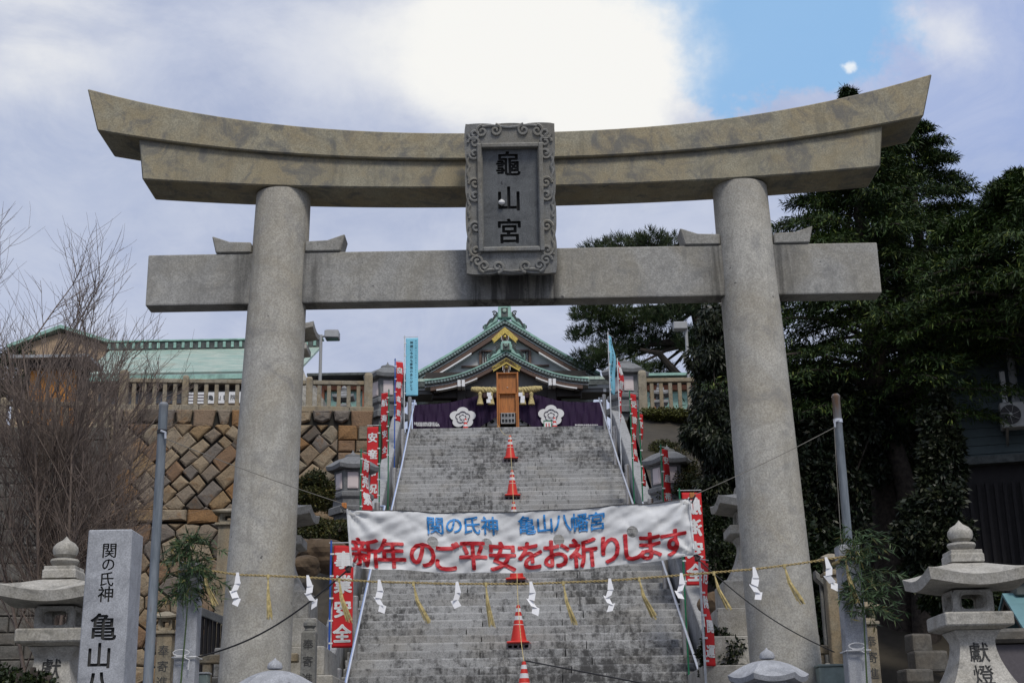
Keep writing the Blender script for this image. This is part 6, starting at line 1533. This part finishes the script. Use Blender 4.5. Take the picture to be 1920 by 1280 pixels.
mass('leafy shrub at the lower left corner in front of the left lantern', 'evergreen_shrub', 'shrub', [(35, 1290, 9.8, 75, 36), (-40, 1290, 9.8, 60, 45)], 'hedge', 9000, .035, .018, 38, -.2, 30, None, False)
mass('dark conifer hedge at the far left behind the bare tree', 'evergreen_shrub', 'shrub', [(20, 700, 44, 60, 62), (-60, 700, 44, 70, 80)], 'hedge', 16000, .10, .05, 39, .1, 30, None, False)
# drooping evergreen oak behind the right column
mass('drooping evergreen tree with narrow leaves left of the right column', 'evergreen_tree', 'tree', [(1340, 690, 26.0, 62, 90), (1345, 800, 25.6, 76, 90), (1375, 900, 25.2, 75, 80), (1345, 610, 26.2, 38, 50), (1420, 760, 26, 80, 120)], 'oak', 64000, .13, .034, 40, 1.3, 30, None, True, .30, .3)
# dark evergreens filling the slope behind the cedar
for i, (lab, sp_, sd_) in enumerate((('dark broadleaf evergreen right of the column, left of the big trunk', [(1540, 900, 25.5, 100, 140), (1500, 760, 26, 80, 110), (1600, 800, 26, 90, 120)], 41), ('dark broadleaf evergreen right of the big trunk, before the slatted house', [(1765, 860, 24.0, 50, 130), (1755, 1010, 23.0, 70, 110)], 42), ('low dark evergreen behind the right foreground lantern', [(1800, 1120, 20.0, 65, 60), (1850, 1190, 18.5, 50, 50)], 43), ('low dark evergreen under the big trunk beside the right post', [(1515, 1060, 23.5, 80, 90), (1560, 1180, 21.0, 55, 70)], 44))):
    mass(lab, 'evergreen_tree', 'tree', sp_, 'hedge' if i > 1 else 'oak', 40000, .11, .05, sd_, .5, 36, 'dark evergreens on the right slope', True, .32, .25)

mass('dark wood of evergreens far behind the big cedar trunk', 'evergreen_tree', 'tree', [(1690, 900, 31.5, 130, 190), (1600, 1010, 31.0, 120, 150)], 'hedge', 26000, .14, .07, 45, .5, 36, 'dark evergreens on the right slope', True, .36, .2)
# cedars: whorls of limbs carrying flat drooping sprays
def cedar(label, px, pybase, pytop, Y, lean, limbs, seed, rmax, zlow, sprays=16, tufts=26, side=(1, 1), ex=.6):
    base = P(px, pybase, Y); apex = P(px - (pybase - pytop) * .085 * (0 if lean is None else 1), pytop, Y); rs = np.random.RandomState(seed)
    t = thing('cedar_tree', label, 'tree', (base.x, Y, 0), 0, 'dark conifers at the right'); H = apex.z; dx = lean or 0
    MB().tube([(0, 0, -.2), (.02, 0, 1.2), (-.02, 0, H * .25), (.04, 0, H * .5), (0, 0, H * .8), (0, 0, H - .2)], [.55, .42, .38, .28, .12, .02], 14).build('trunk', M['bark'], t, smooth=True)
    lim = MB(); Cs, Ds = [], []
    for i in range(limbs):
        f = (i + rs.rand()) / limbs; z = zlow + (H - zlow) * f; a = i * 2.399 + rs.normal() * .3
        prof = (1 - f) ** ex * (.62 + .38 * min(1, f * 4 + .35)); ln = rmax * prof * rs.uniform(.7, 1.15)
        ln *= side[0] if math.cos(a) < 0 else side[1]
        d = np.array([math.cos(a), math.sin(a) * .9, 0]); pts = []
        rise = .10 * ln
        for k in range(7):
            s = k / 6; pts.append(np.array([0, 0, z]) + d * ln * s + np.array([0, 0, rise * math.sin(s * 2.0) - ln * .16 * s ** 2.2]))
        lim.tube(pts, [max(.012, .07 * (1 - f) * (1 - k / 7.5)) for k in range(7)], 5)
        pts = np.array(pts); perp = np.array([-d[1], d[0], 0])
        for q in range(sprays if f < .93 or ex < .8 else sprays // 4):
            s = .18 + .82 * (q + rs.rand()) / sprays; k0 = min(5, int(s * 6)); p = pts[k0] + (pts[k0 + 1] - pts[k0]) * (s * 6 - k0)
            sl = ln * .34 * (1.1 - .55 * s) * rs.uniform(.6, 1.2); sg = 1 if q % 2 else -1; sdv = nrm(d * .75 + perp * sg * rs.uniform(.4, 1.0) + np.array([0, 0, rs.normal() * .12]))
            u = rs.rand(tufts, 1); C = p + sdv * sl * u + np.array([0, 0, -1]) * sl * .30 * u ** 2 + rs.normal(size=(tufts, 3)) * np.array([.06, .06, .035])
            D = sdv * .8 + rs.normal(size=(tufts, 3)) * .5 + np.array([0, 0, -.30]); Cs.append(C); Ds.append(D)
    lim.build('limbs', M['bark'], t)['kind'] = 'stuff'
    C, D = np.concatenate(Cs), np.concatenate(Ds); n = len(C)
    link('crown', npmesh('crown', *quads(leaves(C, D, rs.uniform(.08, .19, n), rs.uniform(.014, .032, n), rs, np.array([0, 0, 1.]))), M['cedar']), t); return t
cedar('biggest dark cedar behind the right column, its tip above the top lintel', 1690, 1220, 168, 26.5, .0, 170, 51, 3.9, 7.6, 20, 46, (1.0, 1.0), .92)
cedar('second dark cedar right of the big one, its bushy crown below the lintel tip', 1806, 1220, 226, 28.5, .0, 160, 52, 3.4, 6.0, 20, 44, (.9, 1.0), .55)
cedar('dark cedar at the right edge of the picture', 2030, 1220, 325, 24.0, .0, 120, 53, 2.8, 8.8, 18, 44)
p = P(1690, 1000, 26.5); t2 = thing('tree_trunk', 'second dark trunk leaning out right beside the big cedar trunk', 'tree', (P(1725, 1220, 26.0).x, 26.0, 0))
MB().tube([(-.15, 0, -.1), (-.05, 0, 1.5), (.10, 0, 3.2), (.20, 0, 4.8), (.05, 0, 6.6), (-.2, 0, 8)], [.36, .30, .27, .24, .2, .14], 12).build('trunk', M['bark'], t2, smooth=True)
MB().tube([(.15, 0, 5.2), (.5, 0, 5.9), (.95, 0, 6.2)], [.16, .13, .09], 10).build('limb', M['bark'], t2, smooth=True)

# pine: limbs and pads of needle tufts
pp_ = P(1300, 760, 47); pine = thing('pine_tree', 'tall pine with open needle pads behind the right of the shrine roof', 'tree', (pp_.x, 47, TOP - .2)); po = np.array([pp_.x, 47, TOP - .2])
rs = np.random.RandomState(61); pads = [(1120, 470, 45, 14), (1165, 462, 50, 18), (1215, 455, 48, 20), (1265, 462, 45, 18), (1250, 500, 60, 26), (1160, 510, 60, 24), (1100, 590, 36, 20), (1090, 628, 30, 16), (1140, 585, 50, 22), (1150, 625, 56, 26), (1205, 600, 50, 24), (1190, 650, 52, 22), (1255, 590, 50, 24), (1245, 640, 44, 24), (1290, 575, 50, 22), (1100, 672, 34, 14), (1135, 665, 46, 18), (1180, 690, 44, 14), (1232, 690, 30, 12), (1245, 708, 30, 10), (1300, 640, 40, 26), (1210, 540, 60, 30), (1130, 545, 55, 26), (1280, 530, 60, 30), (1120, 690, 36, 10), (1350, 560, 50, 40), (1340, 480, 50, 30)]
W_, lim = [], MB(); tp0 = P(1330, 700, 47)
MB().tube([Vector((0, 0, -.2)), Vector((.1, .1, 2.0)), Vector(P(1318, 640, 47.3)) - Vector(po), Vector(P(1290, 520, 47.5)) - Vector(po), Vector(P(1250, 465, 47.5)) - Vector(po)], [.34, .28, .24, .15, .04], 10).build('trunk', M['pinebark'], pine, smooth=True)
joints = [P(1318, 640, 47.3), P(1305, 580, 47.4), P(1290, 520, 47.5), P(1270, 490, 47.5)]
MB().tube([P(1312, 735, 46.8) - Vector(po), P(1270, 702, 46.6) - Vector(po), P(1235, 662, 46.4) - Vector(po), P(1200, 655, 46.2) - Vector(po)], [.17, .15, .11, .05], 8).build('limb', M['pinebark'], pine, smooth=True)
Qs = []
for px, py, rx, rz in pads:
    Y = 47 + rs.uniform(-1.3, 1.3); c = P(px, py, Y); k = (P(px + 100, py, Y) - P(px, py, Y)).length / 100
    j = min(joints, key=lambda q: abs(q.z - c.z - .5) + .2 * abs(q.x - c.x)); mid = j.lerp(c, .5) + Vector((0, 0, .15)); lim.tube([j - Vector(po), mid - Vector(po), c - Vector(po)], [.09, .06, .03], 5)
    nt_ = int(rx * rz / 9.5)
    for i in range(nt_):
        d = nrm(rs.normal(size=3)); d[2] = d[2] * .9 + .1; tc_ = np.array(c) + d * np.array([rx * k, rx * k * .8, rz * k * 1.15]) * rs.uniform(.35, 1.0)
        if i % 4 == 0: lim.tube([c - Vector(po), Vector(c).lerp(Vector(tc_), .6) - Vector(po) + Vector((0, 0, -.04)), Vector(tc_) - Vector(po)], [.02, .015, .008], 3, False)
        m_ = 20; ax = nrm(np.array([d[0] * .6, d[1] * .6, .9])); D = nrm(ax + rs.normal(size=(m_, 3)) * .55)
        Qs.append(leaves(np.tile(tc_, (m_, 1)) + rs.normal(size=(m_, 3)) * .05 - D * .02, D, rs.uniform(.16, .30, m_), .022, rs))
lim.build('branches', M['pinebark'], pine)
link('crown', npmesh('crown', *quads(np.concatenate(Qs) - po), M['pine']), pine)
